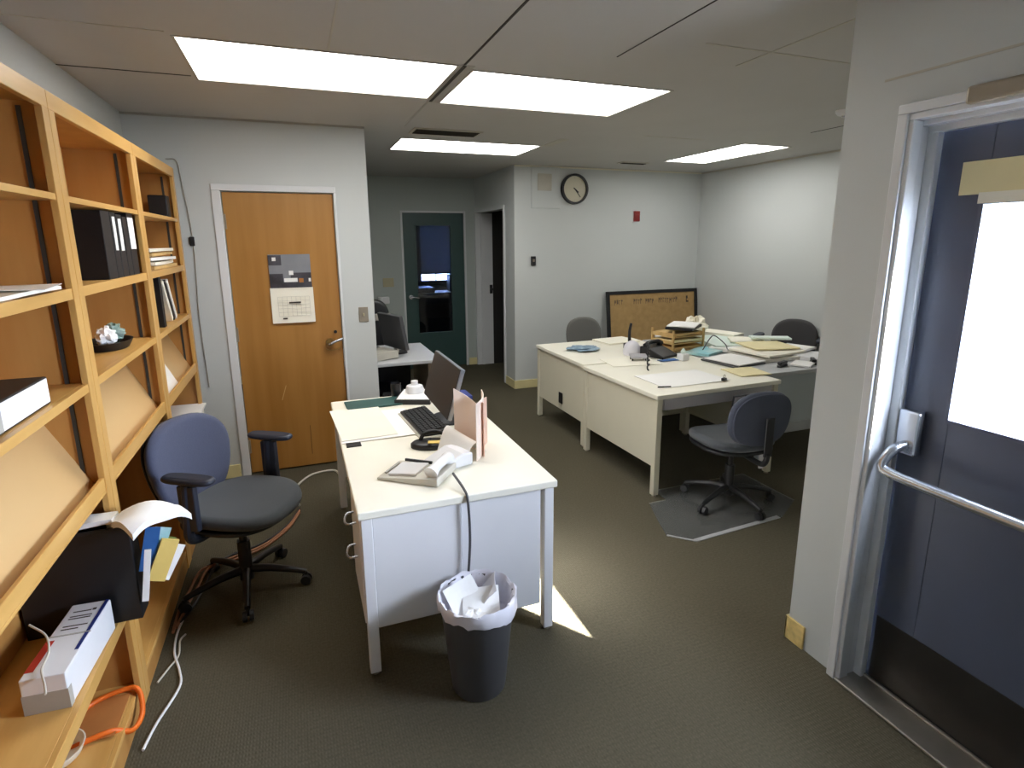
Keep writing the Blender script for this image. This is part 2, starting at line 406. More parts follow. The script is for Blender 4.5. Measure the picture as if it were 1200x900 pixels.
# small wedge of bar between the two big fittings
struct('trim_15', MB().box(.797, .863, 2.74, 3.49, ZC-.004, ZC), M['tbar'])
struct('trim_16', MB().box(.806, .822, 2.74, 3.46, ZC-.008, ZC-.004), M['seam_dark'])

def vent(loc, w, d_, lab):
    t = thing('ceiling_vent', lab, 'air vent', loc)
    fr = MB(); fr.box(-w, w, -d_, -d_+.02, -.008, 0).box(-w, w, d_-.02, d_, -.008, 0).box(-w, -w+.02, -d_+.02, d_-.02, -.008, 0).box(w-.02, w, -d_+.02, d_-.02, -.008, 0)
    fr.build('frame', M['seam_light'], t)
    k = 5
    for i in range(k):
        y = -d_+.02 + (2*d_-.04)*(i+.5)/k
        MB().box(-w+.02, w-.02, -.010, .010, -.0015, .0015).xf(T(0, y, -.006) @ Rx(radians(35))).build('slat', M['seam_dark'], t)
vent((1.14, 4.38, ZC-.001), .26, .11, 'dark slotted ceiling vent beside the light over the passage')
vent((3.44, 5.42, ZC-.001), .16, .06, 'small slotted ceiling vent near the wall with the clock')
sp = thing('smoke_detector', 'small round white fitting on the ceiling beside the entry partition', 'ceiling fitting', (3.36, 2.85, ZC))
MB().lathe([(.05, 0), (.05, -.012), (.035, -.03), (.0, -.034)], n=24).build('body', M['white'], sp, smooth=True)
MB().lathe([(.014, -.033), (.012, -.042), (.0, -.043)], n=16).build('cap', M['chrome'], sp, smooth=True)

# baseboards
struct('baseboard_back', MB().box(2.29, XR, YB-.012, YB, 0, .1), M['cream_base'], bevel=.004)
struct('baseboard_passage', MB().box(2.288, 2.3, YB, 6.26, 0, .1), M['cream_base'], bevel=.004)
struct('baseboard_right', MB().box(XR-.012, XR, 1.6, YB-.012, 0, .1), M['cream_base'], bevel=.004)
struct('baseboard_front', MB().box(-.66, DX0-.07, YD-.012, YD, 0, .1).box(DX1+.05, .54, YD-.012, YD, 0, .1), M['cream_base'], bevel=.004)
struct('baseboard_entry', MB().box(XP-.010, XP, 1.505, 1.602, .0, .105), M['stain_base'], bevel=.003)
struct('baseboard_return', MB().box(XP-.01, XR, 1.59, 1.602, 0, .105), M['cream_base'], bevel=.003)
struct('baseboard_alcove', MB().box(XL, TX0-.05, YA-.012, YA, 0, .1).box(TX1+.04, 2.3, YA-.012, YA, 0, .1), M['cream_base'], bevel=.004)

# ------------------------------------------------------------------ tan wood door (door_1)
d1 = thing('door_1', None, None); d1['kind'] = 'structure'; d1.location = (0, YD, 0)
MB().box(DX0, DX1, .015, .055, .012, DZ).build('panel', M['doorwood'], d1, bevel=.003)
fr = MB(); fr.box(DX0-.06, DX0-.004, -.014, .02, 0, DZ+.006).box(DX1+.004, DX1+.022, -.014, .02, 0, DZ+.006).box(DX0-.06, DX1+.022, -.014, .02, DZ+.006, DZ+.05)
fr.build('frame', M['frame_white'], d1, bevel=.004)
for z in (1.84, 1.06, .22):
    h_ = MB().box(DX0-.012, DX0+.012, .002, .016, z-.05, z+.05).cyl((DX0-.004, .0, z-.052), (DX0-.004, .0, z+.052), .007, n=12).build('hinge', M['tan_plate'], d1)
hx = .215
hd_ = MB().cyl((hx-.015, .012, .965), (hx-.015, -.012, .965), .030, .028, n=24).build('handle', M['brass'], d1, smooth=True)
MB().tube([(hx-.03, -.012, .955), (hx-.02, -.05, .957), (hx+.0, -.056, .968), (hx+.055, -.052, .988), (hx+.075, -.045, .992)], .010, n=10).build('lever', M['chrome'], hd_, smooth=True)
MB().tube([(hx-.045, -.004, .915), (hx-.01, -.016, .905), (hx+.04, -.016, .915), (hx+.065, -.006, .935)], .0035, n=8).build('guard', M['brass'], hd_, smooth=True)
MB().cyl((.245, .014, 1.04), (.245, .006, 1.04), .012, n=20).build('keyhole', M['black'], d1)
MB().box(-.155, -.150, .0135, .0155, .545, .66).xf(T(-.15, 0, .6) @ Ry(radians(18)) @ T(.15, 0, -.6)).build('scratch', M['display'], d1)
MB().box(.008, .011, .0140, .0155, .10, .33).build('scratch', M['kick'], d1)

# calendar taped to the door
cal = thing('calendar', 'wall calendar taped to the tan wood door, dark photo above a white page', 'calendar', (-.035, YD+.0, 1.37))
pic = MB().box(-.14, .14, .004, .012, .01, .245).build('picture_page', M['photo_sky'], cal)
q = MB(); q.box(-.14, .14, .002, .004, .01, .05).box(-.14, -.055, .002, .004, .17, .24).box(-.14, -.05, .002, .004, .05, .11).box(0.0, .14, .002, .004, .05, .115)
q.build('dark_scene', M['photo_dark'], pic)
q = MB(); 
for a_ in ((-.045, .045, .05, .078), (-.01, .02, .1, .13), (.12, .135, .05, .075), (-.115, -.09, .2, .225)): MB().box(a_[0], a_[1], 0, .002, a_[2], a_[3]).build('bright_shape', M['paper'], pic)
MB().box(.055, .085, .0, .002, .045, .075).build('orange_shape', M['brownpaper'], pic)
pg = MB().sheet(.29, .25, .004, 0, 1, 6, 6, fn=lambda u, v, p: Vector((p.x+.0, .006-.012*(1-v)**2, p.y-.115))).build('date_page', M['paper_warm'], cal)
q = MB()
for i in range(6): q.box(-.10+.0, .115, -.0085, -.007, -.055-.028*i, -.0535-.028*i)
for i in range(8): q.box(-.10+.0307*i, -.0985+.0307*i, -.0085, -.007, -.195, -.055)
q.build('grid', M['seam_light'], pg)
MB().box(-.025, .055, -.010, -.006, -.102, -.092).build('lettering', M['ink2'], pg); MB().box(-.075, -.045, -.014, -.010, -.215, -.205).build('lettering', M['ink2'], pg)

def switch_plate(loc, n, lab, material, rz=0):
    t = thing('light_switch', lab, 'light switch', loc, rz)
    MB().box(-.035*n, .035*n, -.006, 0, -.057, .057).build('plate', material, t, bevel=.003)
    for i in range(n):
        x = (i-(n-1)/2)*.046
        MB().box(x-.005, x+.005, -.016, -.006, -.012, .012).build('toggle', M['putty'], t, bevel=.002)
switch_plate((.457, YD, 1.16), 1, 'tan light switch on the wall edge right of the wood door', M['tan_plate'])
switch_plate((1.115, YA, 1.18), 2, 'double light switch on the alcove wall left of the teal door', M['putty'])

# conduit by the bookcases
t = thing('wall_cable', 'thin grey cable running down the wall between bookcase and wood door', 'cable', (-.655, YD-.008, 0))
MB().tube([(-.07, -.0, 2.23), (-.01, -.0, 2.22), (.005, 0, 2.1), (.03, 0, 1.7), (.012, 0, 1.2), (.02, 0, .7)], .004, n=8).build('wire', M['tbar'], t, smooth=True)
MB().box(.01, .04, -.010, .006, 1.68, 1.74).build('clip', M['black'], t, bevel=.003)

# ------------------------------------------------------------------ teal door (door_2)
d2 = thing('door_2', None, None); d2['kind'] = 'structure'; d2.location = (0, YA, 0)
gx0, gx1, gz0, gz1 = 1.50, 1.96, .49, 1.90
q = MB(); q.box(TX0, gx0, .01, .05, .01, 2.055).box(gx1, TX1, .01, .05, .01, 2.055).box(gx0, gx1, .01, .05, .01, gz0).box(gx0, gx1, .01, .05, gz1, 2.055)
q.build('panel', M['teal'], d2)
MB().box(gx0, gx1, .026, .032, gz0, gz1).build('pane', M['glass_teal'], d2)
q = MB(); e = .02
q.box(gx0-e, gx0, .002, .01, gz0-e, gz1+e).box(gx1, gx1+e, .002, .01, gz0-e, gz1+e).box(gx0, gx1, .002, .01, gz0-e, gz0).box(gx0, gx1, .002, .01, gz1, gz1+e)
q.build('glazing_bead', M['teal'], d2, bevel=.002)
q = MB(); q.box(TX0-.03, TX0-.003, -.008, .02, 0, 2.085).box(TX1+.003, TX1+.03, -.008, .02, 0, 2.085).box(TX0-.03, TX1+.03, -.008, .02, 2.06, 2.085)
q.build('frame', M['frame_white'], d2, bevel=.003)
h_ = MB().cyl((1.40, .01, .98), (1.40, -.01, .98), .028, n=20).build('handle', M['chrome'], d2, smooth=True)
MB().tube([(1.40, -.01, .98), (1.40, -.05, .98), (1.43, -.055, .98), (1.50, -.052, .965)], .010, n=10).build('lever', M['chrome'], h_, smooth=True)
# window with blind and dark block added beyond, for the reflection in the glass
wn = thing('window_1', None, None); wn['kind'] = 'structure'; wn.location = (2.23, 9.5, 0)
MB().box(-.27, -.25, -.01, .06, 1.03, 1.97).box(.25, .27, -.01, .06, 1.03, 1.97).box(-.25, .25, -.01, .06, 1.03, 1.05).box(-.25, .25, -.01, .06, 1.95, 1.97).box(-.008, .008, .0, .05, 1.05, 1.95).build('window_frame', M['black'], wn)
MB().box(-.25, .25, .05, .054, 1.05, 1.95).build('pane', M['glass_teal'], wn)
bl = MB().box(-.255, .255, -.03, -.024, 1.17, 1.97).build('blind', M['blind'], wn)
MB().box(-.25, .25, -.036, -.018, 1.155, 1.17).build('bottom_rail', M['blind'], bl)
single('silhouette', MB().box(-.55, .6, -.25, .25, 0, .9).box(-.5, -.15, -.2, .2, .9, .98).box(.12, .19, -.1, .1, .9, 1.17), M['black_box'],
       'dark silhouette block added behind the glass of the teal door', 'silhouette', (2.2, 9.05, 0), bevel=.01)

# ------------------------------------------------------------------ opening to the dark side room
struct('trim_17', MB().box(2.288, 2.43, 6.28, 6.32, 0, 2.10).box(2.296, 2.42, 6.265, 6.28, 0, 2.10), M['frame_white'], bevel=.003)
struct('trim_18', MB().box(2.29, 2.53, 7.40, 7.448, 0, 2.06).box(2.36, 2.40, 7.385, 7.40, 0, 2.06).box(2.288, 2.43, 6.32, 7.448, 2.06, 2.10), M['frame_white'], bevel=.003)
kb = thing('door_latch', 'small black latch on the white jamb of the dark opening', 'latch', (2.50, 7.40, 1.05))
MB().box(-.02, .02, -.012, 0, -.06, .06).build('plate', M['black'], kb, bevel=.003)
MB().lathe([(.0, 0), (.018, .004), (.024, .016), (.016, .03), (0, .034)], n=20).xf(T(0, -.012, 0) @ Rx(radians(90))).build('knob', M['black'], kb, smooth=True)

# ------------------------------------------------------------------ right entry door (door_4)
d4 = thing('door_4', None, None); d4['kind'] = 'structure'; d4.location = (1.985, 0, 0)
g0, g1, h0, h1 = .51, 1.155, 1.11, 1.80
DY0, DY1 = .38, 1.316
q = MB(); q.box(0, .045, DY0, g0, .012, 2.045).box(0, .045, g1, DY1, .012, 2.045).box(0, .045, g0, g1, .012, h0).box(0, .045, g0, g1, h1, 2.045)
q.build('panel', M['bluedoor'], d4, bevel=.002)
MB().box(.018, .024, g0, g1, h0, h1).build('pane', M['glass'], d4)
q = MB(); e = .012
q.box(-.005, 0, g0-e, g0, h0-e, h1+e).box(-.005, 0, g1, g1+e, h0-e, h1+e).box(-.005, 0, g0, g1, h0-e, h0).box(-.005, 0, g0, g1, h1, h1+e)
q.build('glazing_bead', M['bluedoor'], d4, bevel=.001)
MB().box(-.003, 0, DY0+.02, DY1-.025, .02, .285).build('kick_plate', M['kick'], d4)
pb = MB().box(-.035, 0, 1.225, 1.30, .955, 1.115).build('panic_bar', M['chrome'], d4, bevel=.008)
MB().tube([(-.03, 1.262, .99), (-.075, 1.272, .975), (-.10, 1.285, .93), (-.105, 1.275, .905), (-.105, 1.24, .895)], .017, n=12).build('lever_arm', M['chrome'], pb, smooth=True)
MB().tube([(-.105, 1.28, .905), (-.106, 1.2, .897), (-.105, .9, .893), (-.105, .46, .893), (-.06, .43, .90), (-.02, .42, .92)], .017, n=14).build('push_bar', M['chrome'], pb, smooth=True)
MB().box(-.035, 0, .385, .45, .86, 1.02).build('hinge_case', M['chrome'], pb, bevel=.008)
sg = MB().box(-.004, 0, .90, 1.232, 1.83, 1.93).build('notice', M['paper_cream'], d4, bevel=.001)
MB().box(-.007, -.003, .80, 1.172, 1.802, 1.835).build('notice_strip', M['paper_warm'], sg)
cl = MB().box(-.14, -.075, .80, 1.17, 2.075, 2.125).build('closer', M['tan_plate'], d4, bevel=.008)
MB().box(-.10, -.085, 1.05, 1.20, 2.11, 2.122).build('closer_arm', M['tan_plate'], cl, bevel=.002)
# moulded jamb and casing
q = MB()
q.box(XP-.028, XP, 1.338, 1.372, 0, 2.085)             # outer casing lip, stepped out to catch the sun
q.box(XP-.018, XP+.03, 1.322, 1.345, 0, 2.065)
q.box(XP+.03, XP+.07, 1.330, 1.345, 0, 2.05)
q.box(XP+.07, XP+.10, 1.300, 1.345, 0, 2.03)           # stop
q.box(XP-.028, XP, JY0-.06, 1.372, 2.085, 2.115).box(XP-.018, XP+.03, JY0, 1.345, 2.065, 2.085).box(XP+.03, XP+.07, JY0, 1.345, 2.05, 2.085)
q.box(XP+.07, XP+.10, JY0, 1.345, 2.03, 2.085)
q.box(XP-.028, XP+.10, JY0-.04, JY0+.035, 0, 2.03)
struct('trim_19', q, M['frame_white'], bevel=.004, seg=3)
q = MB(); q.box(XP-.03, XP+.12, JY0, JY1, 0, .012).box(XP+.085, XP+.10, JY0, JY1, .012, .022)
struct('trim_20', q, M['alu'], bevel=.004)
struct('trim_21', MB().box(XP-.003, XP, -.3, 1.45, 2.205, 2.212), M['seam_light'])
# outside
single('pavement', MB().box(2.05, 14, -8, 4, -.12, -.05), M['concrete'], 'pale concrete outside the glazed entry door', 'pavement', (0, 0, 0))

# ------------------------------------------------------------------ wall pieces on the far wall
pn = thing('wall_panel', 'shallow cream panel box on the back wall left of the clock', 'wall panel', (2.69, YB, 2.30))
MB().box(-.19, .16, -.012, 0, -.25, .195).build('cover', M['wall'], pn, bevel=.004)
MB().box(-.12, .05, -.02, -.012, -.06, .12).build('grille', M['seam_light'], pn, bevel=.003)
ck = thing('wall_clock', 'round wall clock with black rim high on the back wall', 'clock', (3.02, YB-.012, 2.265))
def ring(mb, r0, r1, y0, y1, n=40):
    pr = [(r0, y0), (r1, y0), (r1, y1), (r0, y1)]
    vs = [(r_*cos(2*pi*i/n), y, r_*sin(2*pi*i/n)) for (r_, y) in pr for i in range(n)]
    fs = [(k*n+i, k*n+(i+1) % n, ((k+1) % 4)*n+(i+1) % n, ((k+1) % 4)*n+i) for k in range(4) for i in range(n)]
    return mb.add(vs, fs)
ring(MB(), .142, .165, .012, -.04).build('rim', M['black'], ck, bevel=.004)
fc = MB().cyl((0, .01, 0), (0, -.015, 0), .143, n=40).build('face', M['clockface'], ck)
q = MB()
for i in range(12):
    a = 2*pi*i/12
    q.box(-.003, .003, -.017, -.015, .112, .132) if i == 0 else q.add([Matrix.Rotation(a, 4, 'Y') @ Vector(v) for v in [(x, y, z) for z in (.117, .130) for y in (-.017, -.015) for x in (-.002, .002)]],
        [(0, 2, 3, 1), (4, 5, 7, 6), (0, 1, 5, 4), (1, 3, 7, 5), (3, 2, 6, 7), (2, 0, 4, 6)])
q.build('hour_mark', M['seam_light'], fc)
MB().box(-.004, .004, -.021, -.019, -.015, .115).xf(Ry(radians(140))).build('minute_hand', M['black'], ck)
MB().box(-.006, .006, -.024, -.022, -.02, .06).xf(Ry(radians(128))).build('hour_hand', M['black'], ck)
fa = thing('fire_alarm', 'small red fire alarm box on the back wall', 'fire alarm', (3.855, YB, 1.975))
MB().box(-.038, .038, -.035, 0, -.06, .06).build('body', M['darkred'], fa, bevel=.006)
MB().box(-.024, .024, -.042, -.035, -.02, .02).build('pull_bar', M['darkred'], fa, bevel=.004)
MB().box(-.045, .05, -.008, 0, -.078, .07).build('back_plate', M['white'], fa, bevel=.002)
th = thing('thermostat', 'small black thermostat on the wall left of the clock', 'thermostat', (2.522, YB, 1.475))
MB().box(-.028, .028, -.025, 0, -.052, .052).build('body', M['black'], th, bevel=.006)
MB().box(-.012, .012, -.028, -.025, -.01, .02).build('dial', M['tan_plate'], th, bevel=.002)

# cork board leaning on the back wall behind the desks
bd = thing('notice_board', 'black-framed tan notice board leaning against the back wall behind desks', 'notice board', (4.11, YB-.13, .40))
tilt = T(0, 0, 0) @ Rx(radians(-7))
hw, hh = .655, .70
MB().box(-hw+.035, hw-.035, -.004, .010, .035, hh-.035).xf(tilt).build('cork_panel', M['cork'], bd)
q = MB(); q.box(-hw, hw, -.014, .014, 0, .04).box(-hw, hw, -.014, .014, hh-.04, hh).box(-hw, -hw+.04, -.014, .014, .04, hh-.04).box(hw-.04, hw, -.014, .014, .04, hh-.04)
q.xf(tilt).build('frame', M['black'], bd)
rnd = random.Random(3); q = MB(); x = -.54
for (xa, n_) in ((-.55, 4), (-.28, 4), (-.11, 4), (.08, 5), (.24, 4)):
    for i in range(n_):
        x = xa+i*.031; z0 = .565+rnd.uniform(-.006, .006)
        q.box(x, x+.006, -.006, -.004, z0-.03, z0+.035*rnd.uniform(.6, 1.1)).box(x, x+.022, -.006, -.004, z0+rnd.uniform(-.02, .02), z0+rnd.uniform(.024, .032))
q.xf(tilt).build('lettering', M['ink'], bd)
MB().box(.49, .50, -.006, -.004, .53, .61).box(.50, .525, -.006, -.004, .53, .548).box(.50, .515, -.006, -.004, .575, .61).xf(tilt).build('lettering', M['ink2'], bd)

# ------------------------------------------------------------------ bookcases
XF, XBk = -.66, XL+.006
def bookcase(y0, y1, lab, mid):
    t = thing('bookcase', lab, 'bookcase', (XF, y0, 0), group=None)
    L = y1-y0-.002; D = XF-XBk
    MB().box(-D+.012, -.02, .0, .02, .0, 2.14).build('side_panel', M['maple_back'], t)
    MB().box(-D+.012, -.02, L-.02, L, .0, 2.14).build('side_panel', M['maple_back'], t)
    MB().box(-D, -D+.012, 0, L, .0, 2.14).build('back_panel', M['maple_back'], t)
    for a in (0, L-.048): MB().box(-.02, 0, a, a+.048, 0, 2.10).build('face_stile', M['maple'], t, bevel=.002)
    MB().box(-.02, 0, 0, L, 2.10, 2.155).build('top_rail', M['maple_h'], t, bevel=.002)
    MB().box(-D+.012, -.02, .02, L-.02, 2.115, 2.135).build('top_board', M['maple_back'], t)
    for z, h in ((1.85, .02), (1.562, .034), (1.252, .028), (.10, .02)):
        MB().box(-D+.012, -.02, .02, L-.02, z-h, z).box(-.02, -.003, .048, L-.048, z-h, z).build('shelf', M['maple_h'], t, bevel=.0015)
    MB().box(-.02, -.005, .048, L-.048, 0, .08).build('plinth', M['maple_back'], t)
    # sloping display shelf with a lip
    ds = MB().prism([(-.045, .875), (-.033, .88), (-.20, 1.225), (-.212, 1.22)], .02, L-.02, 'y').build('display_board', M['display'], t)
    MB().box(-.045, -.003, .048, L-.048, .868, .880).box(-.016, -.003, .048, L-.048, .880, .925).build('lip', M['maple_h'], ds, bevel=.002)
    if mid: MB().box(-D+.012, -.02, .02, L-.02, .41, .43).box(-.02, -.003, .048, L-.048, .385, .43).build('shelf', M['maple_h'], t, bevel=.0015)
    for y in (.021, L-.025):
        MB().box(-.072, -.060, y, y+.004, .94, 2.10).build('shelf_standard', M['seam_dark'], t)
    return t
bookcase(1.22, 2.21, 'maple bookcase at the left edge of the photo, a black box on its shelf', True)
bookcase(2.21, 3.20, 'middle maple bookcase with black binders and a sloping display shelf', False)
bookcase(3.20, 4.19, 'farthest maple bookcase, next to the wood door, with stacked papers', True)

def binder(loc, w, h, d_, lab, rz=0, tilt=0, m_='black_box', label_=True, group=None, spine_mat='paper', wide=.5):
    """binder standing on a shelf with its spine towards +x"""
    t = thing('binder', lab, 'binder', loc, rz, group)
    R_ = Rx(tilt)
    q = MB(); q.box(-d_, 0, 0, .004, 0, h).box(-d_, 0, w-.004, w, 0, h).box(-.004, 0, .004, w-.004, 0, h)
    q.xf(R_).build('cover', M[m_], t, bevel=.0015)
    MB().box(-d_+.01, -.008, .006, w-.006, .008, h-.012).xf(R_).build('pages', M['paper_warm'], t)
    if label_: MB().box(0, .0015, w*(.5-wide/2), w*(.5+wide/2), h*.42, h*.93).xf(R_).build('spine_label', M[spine_mat], t)
    return t
# black binder group on the middle bookcase
binder((-.675, 2.62, 1.562), .115, .262, .25, 'wide black binder without label, nearest of the row on the upper middle shelf', label_=False)
binder((-.675, 2.742, 1.562), .072, .262, .25, 'black binder with a white spine label, second in the row on the upper middle shelf')
binder((-.675, 2.82, 1.562), .085, .256, .25, 'black binder with a longer white spine label, third in the upper middle row')
binder((-.675, 2.913, 1.562), .07, .25, .25, 'plain black binder between labelled ones on the upper middle shelf', label_=False)
binder((-.675, 2.99, 1.562), .098, .268, .25, 'black binder with a large white spine card, farthest in the upper middle row', wide=.9)
# tray with crumpled stuff
t = thing('desk_tray', 'small black tray on the third middle shelf, filled with crumpled wrappers', 'tray', (-.79, 2.90, 1.252))
q = MB(); q.lathe([(.10, 0), (.125, .035), (.118, .035), (.095, .006)], n=28, sx=.72, sy=1.15); q.build('body', M['black_box'], t, smooth=True)
def crumple(name, loc, r_, m_, lab, cat, seed, sc=(1, 1, .7), parent=None, n=14, a=.3):
    rnd = random.Random(seed); K = 9; vs = []
    for j in range(K+1):
        th_ = pi*j/K
        for i in range(n):
            ph = 2*pi*i/n; q_ = 1+rnd.uniform(-a, a*.6)
            vs.append((r_*q_*sin(th_)*cos(ph)*sc[0], r_*q_*sin(th_)*sin(ph)*sc[1], r_*sc[2]*(1+a*.3)+r_*q_*cos(th_)*sc[2]))
    fs = [(j*n+i, (j+1)*n+i, (j+1)*n+(i+1) % n, j*n+(i+1) % n) for j in range(K) for i in range(n)]
    mb = MB().add(vs, fs)
    zmin = min(v[2] for v in mb.v); mb.xf(T(0, 0, -zmin))
    if parent: return mb.build(name, m_, parent, loc=loc)
    return single(name, mb, m_, lab, cat, loc)
crumple('wrapper', (-.78, 2.84, 1.262), .042, M['paper'], 'crumpled white and dark wrapper in the black tray', 'wrapper', 2, (.9, 1, 1))
crumple('cloth', (-.78, 2.955, 1.262), .055, mat('pale_green_cloth', (170, 190, 180), .8, rgb2=(90, 120, 108), scale=30), 'pale green crumpled cloth in the black tray', 'cloth', 5, (.8, 1.1, .75))
single('card', MB().box(-.09, .0, 0, .004, 0, .15), M['green_book'], 'dark green card leaning on the side of the third middle shelf', 'card', (-.69, 2.275, 1.253), radians(12))
# left bookcase contents
lb = thing('file_box', 'black box file lying on the third shelf of the left bookcase, white end label', 'box file', (-.69, 1.60, 1.252))
MB().box(-.22, 0, 0, .34, 0, .078).build('body', M['black_box'], lb, bevel=.004)
MB().box(0, .002, .02, .33, .006, .074).build('end_label', M['paper'], lb)
MB().box(.001, .003, .02, .045, .006, .074).build('label_mark', M['tbar'], lb)
def sheet_thing(loc, w, d_, rz, m_, lab, name='sheet_of_paper', cat='paper', amp=.004, seed=0, t_=.0015, **k):
    return single(name, MB().sheet(w, d_, t_, amp, seed, z=t_+.0005), M[m_], lab, cat, loc, rz, **k)
sheet_thing((-.745, 1.88, 1.562), .16, .36, radians(-3), 'paper_warm', 'white papers lying on the second shelf of the left bookcase', 'paper_stack', 'papers', .006, 4, .010)
sheet_thing((-.73, 1.96, 1.578), .17, .25, radians(9), 'paper', 'topmost loose sheet on the papers of the left bookcase', seed=8)
# black hanging-file box with stuffed papers
fb = thing('file_crate', 'deep black file box jutting out of the left bookcase, stuffed with papers', 'file box', (-.59, 2.065, .431))
q = MB(); q.box(-.325, .0, 0, .006, 0, .35).box(-.325, .0, .080, .086, 0, .35).box(-.325, -.317, .006, .080, 0, .35).box(-.008, .0, .006, .080, 0, .35).box(-.317, -.008, .006, .080, 0, .01)
q.build('body', M['black_box'], fb, bevel=.004)
MB().box(0, .006, -.004, .09, .338, .352).box(-.325, .0, -.004, .0, .338, .352).build('rim', M['black_box'], fb, bevel=.002)
sheet_thing((-.76, 2.105, .785), .25, .085, radians(2), 'paper', 'white sheets lying across the top of the black file box', 'paper_stack', 'papers', .01, 3, .016)
def bent(w, d_, lift, droop):
    return lambda u, v, p: Vector((p.x, p.y, p.z + lift*sin(u*pi*.8) - droop*u*u))
q = MB().sheet(.21, .15, .022, .0, 0, 16, 10, fn=lambda u, v, p: Vector((p.x, p.y*(1-.3*u), .03*sin(u*3.0)-.035*u*u+.025*sin(v*3.0)+.006*sin(u*9+v*5))))
single('paper_roll', q, M['paper'], 'curled white sheet flopping out of the black file box towards the blue chair', 'paper', (-.53, 2.105, .785), radians(42), smooth=True)
def fan(name, m_, lab, loc, rz, w, h, lean, t_=.003):
    q = MB().box(0, w, -t_/2, t_/2, 0, h).xf(Ry(lean))
    single(name, q, M[m_], lab, 'folder', loc, rz, bevel=.0008)
fan('folder', 'blue', 'blue folder hanging over the end of the black file box', (-.586, 2.08, .60), radians(10), .045, .16, radians(14))
fan('folder', 'cyan', 'light blue leaflet beside the blue folder on the black file box', (-.572, 2.10, .62), radians(14), .05, .13, radians(22))
fan('folder', 'yellow', 'yellow folder sticking out at the end of the black file box', (-.565, 2.075, .565), radians(16), .055, .15, radians(24), .012)
fan('folder', 'olive', 'thin olive folder behind the yellow folder on the black file box', (-.55, 2.11, .63), radians(16), .05, .08, radians(28))
fan('sheet_of_paper', 'paper', 'white envelope hanging down in front of the yellow folder', (-.583, 2.055, .50), radians(6), .02, .19, radians(9), .004)
fan('sheet_of_paper', 'paper', 'white sheet standing behind the yellow folder by the file box', (-.545, 2.095, .555), radians(18), .045, .13, radians(30), .004)
# white printed carton on the lower shelf
cb = thing('cardboard_box', 'white printed carton with blue and red print on the lower left shelf', 'box', (-.729, 1.870, .431), radians(-3.5))
CW, CL, CH = .108, .345, .110
MB().box(-CW/2, CW/2, -CL/2, CL/2, 0, CH).build('carton', M['white'], cb, bevel=.003)
q = MB(); q.box(CW/2-.014, CW/2-.004, -CL/2+.10, CL/2, CH, CH+.001); q.build('blue_print', M['navy'], cb)
MB().box(-CW/2+.001, -CW/2+.022, -CL/2+.03, -.01, CH, CH+.001).build('red_print', M['red'], cb)
q = MB()
for i, (y, w_) in enumerate(((.125, .05), (.100, .06), (.088, .06), (.050, .065), (.035, .045))): q.box(-.035, -.035+w_, y, y+.004, CH, CH+.0012)
q.box(.018, .028, .125, .135, CH, CH+.0012); tag(q.build('lettering', M['ink2'], cb), kind='stuff')
MB().box(-CW/2, CW/2, .005, .008, CH, CH+.003).build('flap_edge', M['tbar'], cb)
MB().box(-CW/2-.001, CW/2+.001, -CL/2-.001, -CL/2+.02, 0, CH*.55).build('tape', M['tbar'], cb)
single('cable', MB().tube([(-.03, -.02, .155), (.02, -.06, .135), (.045, -.12, .118), (.055, -.2, .118), (.085, -.27, .118), (.10, -.31, .118)], .003, n=8), M['beige'],
       'pale cable looped over the white printed carton', 'cable', (-.80, 1.92, .431), smooth=True)
single('dish', MB().lathe([(.05, 0), (.07, .012), (.082, .04), (.078, .04), (.06, .014), (0, .01)], n=28), M['paper_warm'], 'cream round dish on the bottom shelf at the lower left corner', 'dish', (-.835, 1.90, .101), smooth=True)
# orange strap and brown paper on the bottom shelf
t = thing('strap', 'bright orange plastic strap hanging over the plinth of the left bookcase', 'strap', (-.70, 2.02, .10))
MB().tube([(-.16, -.05, .012), (-.10, .08, .014), (.0, .12, .016), (.045, .10, .01), (.065, .03, -.03), (.05, -.04, -.03), (.0, -.07, .012), (-.1, -.10, .012)], .009, n=8).build('loop', M['orange'], t, smooth=True)
MB().sheet(.19, .2, .002, .006, 3, cx=-.08, cy=.01, z=.004).build('sheet', M['brownpaper'], t)
# far bookcase contents
for i, (z, w_, dd_, rz_, m_, lab) in enumerate(((1.562, .22, .62, 0, 'manila', 'brown folder at the bottom of the paper stack on the far bookcase'),
        (1.582, .20, .60, 2, 'paper_warm', 'cream papers in the middle of the stack on the far bookcase'),
        (1.606, .21, .55, -2, 'paper', 'white papers above the cream ones in the far bookcase stack'),
        (1.630, .19, .60, 1, 'manila', 'upper brown folder in the far bookcase stack'),
        (1.652, .20, .56, -1, 'paper_warm', 'topmost papers of the stack on the far bookcase'))):
    sheet_thing((-.785, 3.70+.02*(i % 2), z), w_, dd_, radians(rz_), m_, lab, 'paper_stack', 'papers', .004, i+20, .016)
binder((-.685, 3.50, 1.252), .05, .27, .22, 'upright black binder on the third shelf of the far bookcase', label_=False)
def leaner(y, lab, m_, sp_=True):
    t = thing('binder', lab, 'binder', (-.69, y, 1.254))
    R_ = Rx(radians(33))
    MB().box(-.22, 0, 0, .035, 0, .27).xf(R_).build('cover', M[m_], t, bevel=.002)
    MB().box(0, .001, .006, .029, .01, .26).xf(R_).build('spine_label', M['paper_warm'], t)
leaner(3.75, 'cream binder leaning to the left on the third shelf of the far bookcase', 'paper_warm')
leaner(3.81, 'black leaning binder between two pale ones on the far bookcase', 'black_box')
leaner(3.87, 'white leaning binder nearest the wood door on the far bookcase', 'paper')
for o in bpy.data.objects:
    if o.name.startswith('spine_label') and o.parent and 'black leaning' in o.parent.get('label', ''): bpy.data.objects.remove(o); break
q = MB().box(0, .003, 0, .28, 0, .20).xf(Ry(radians(-25)))
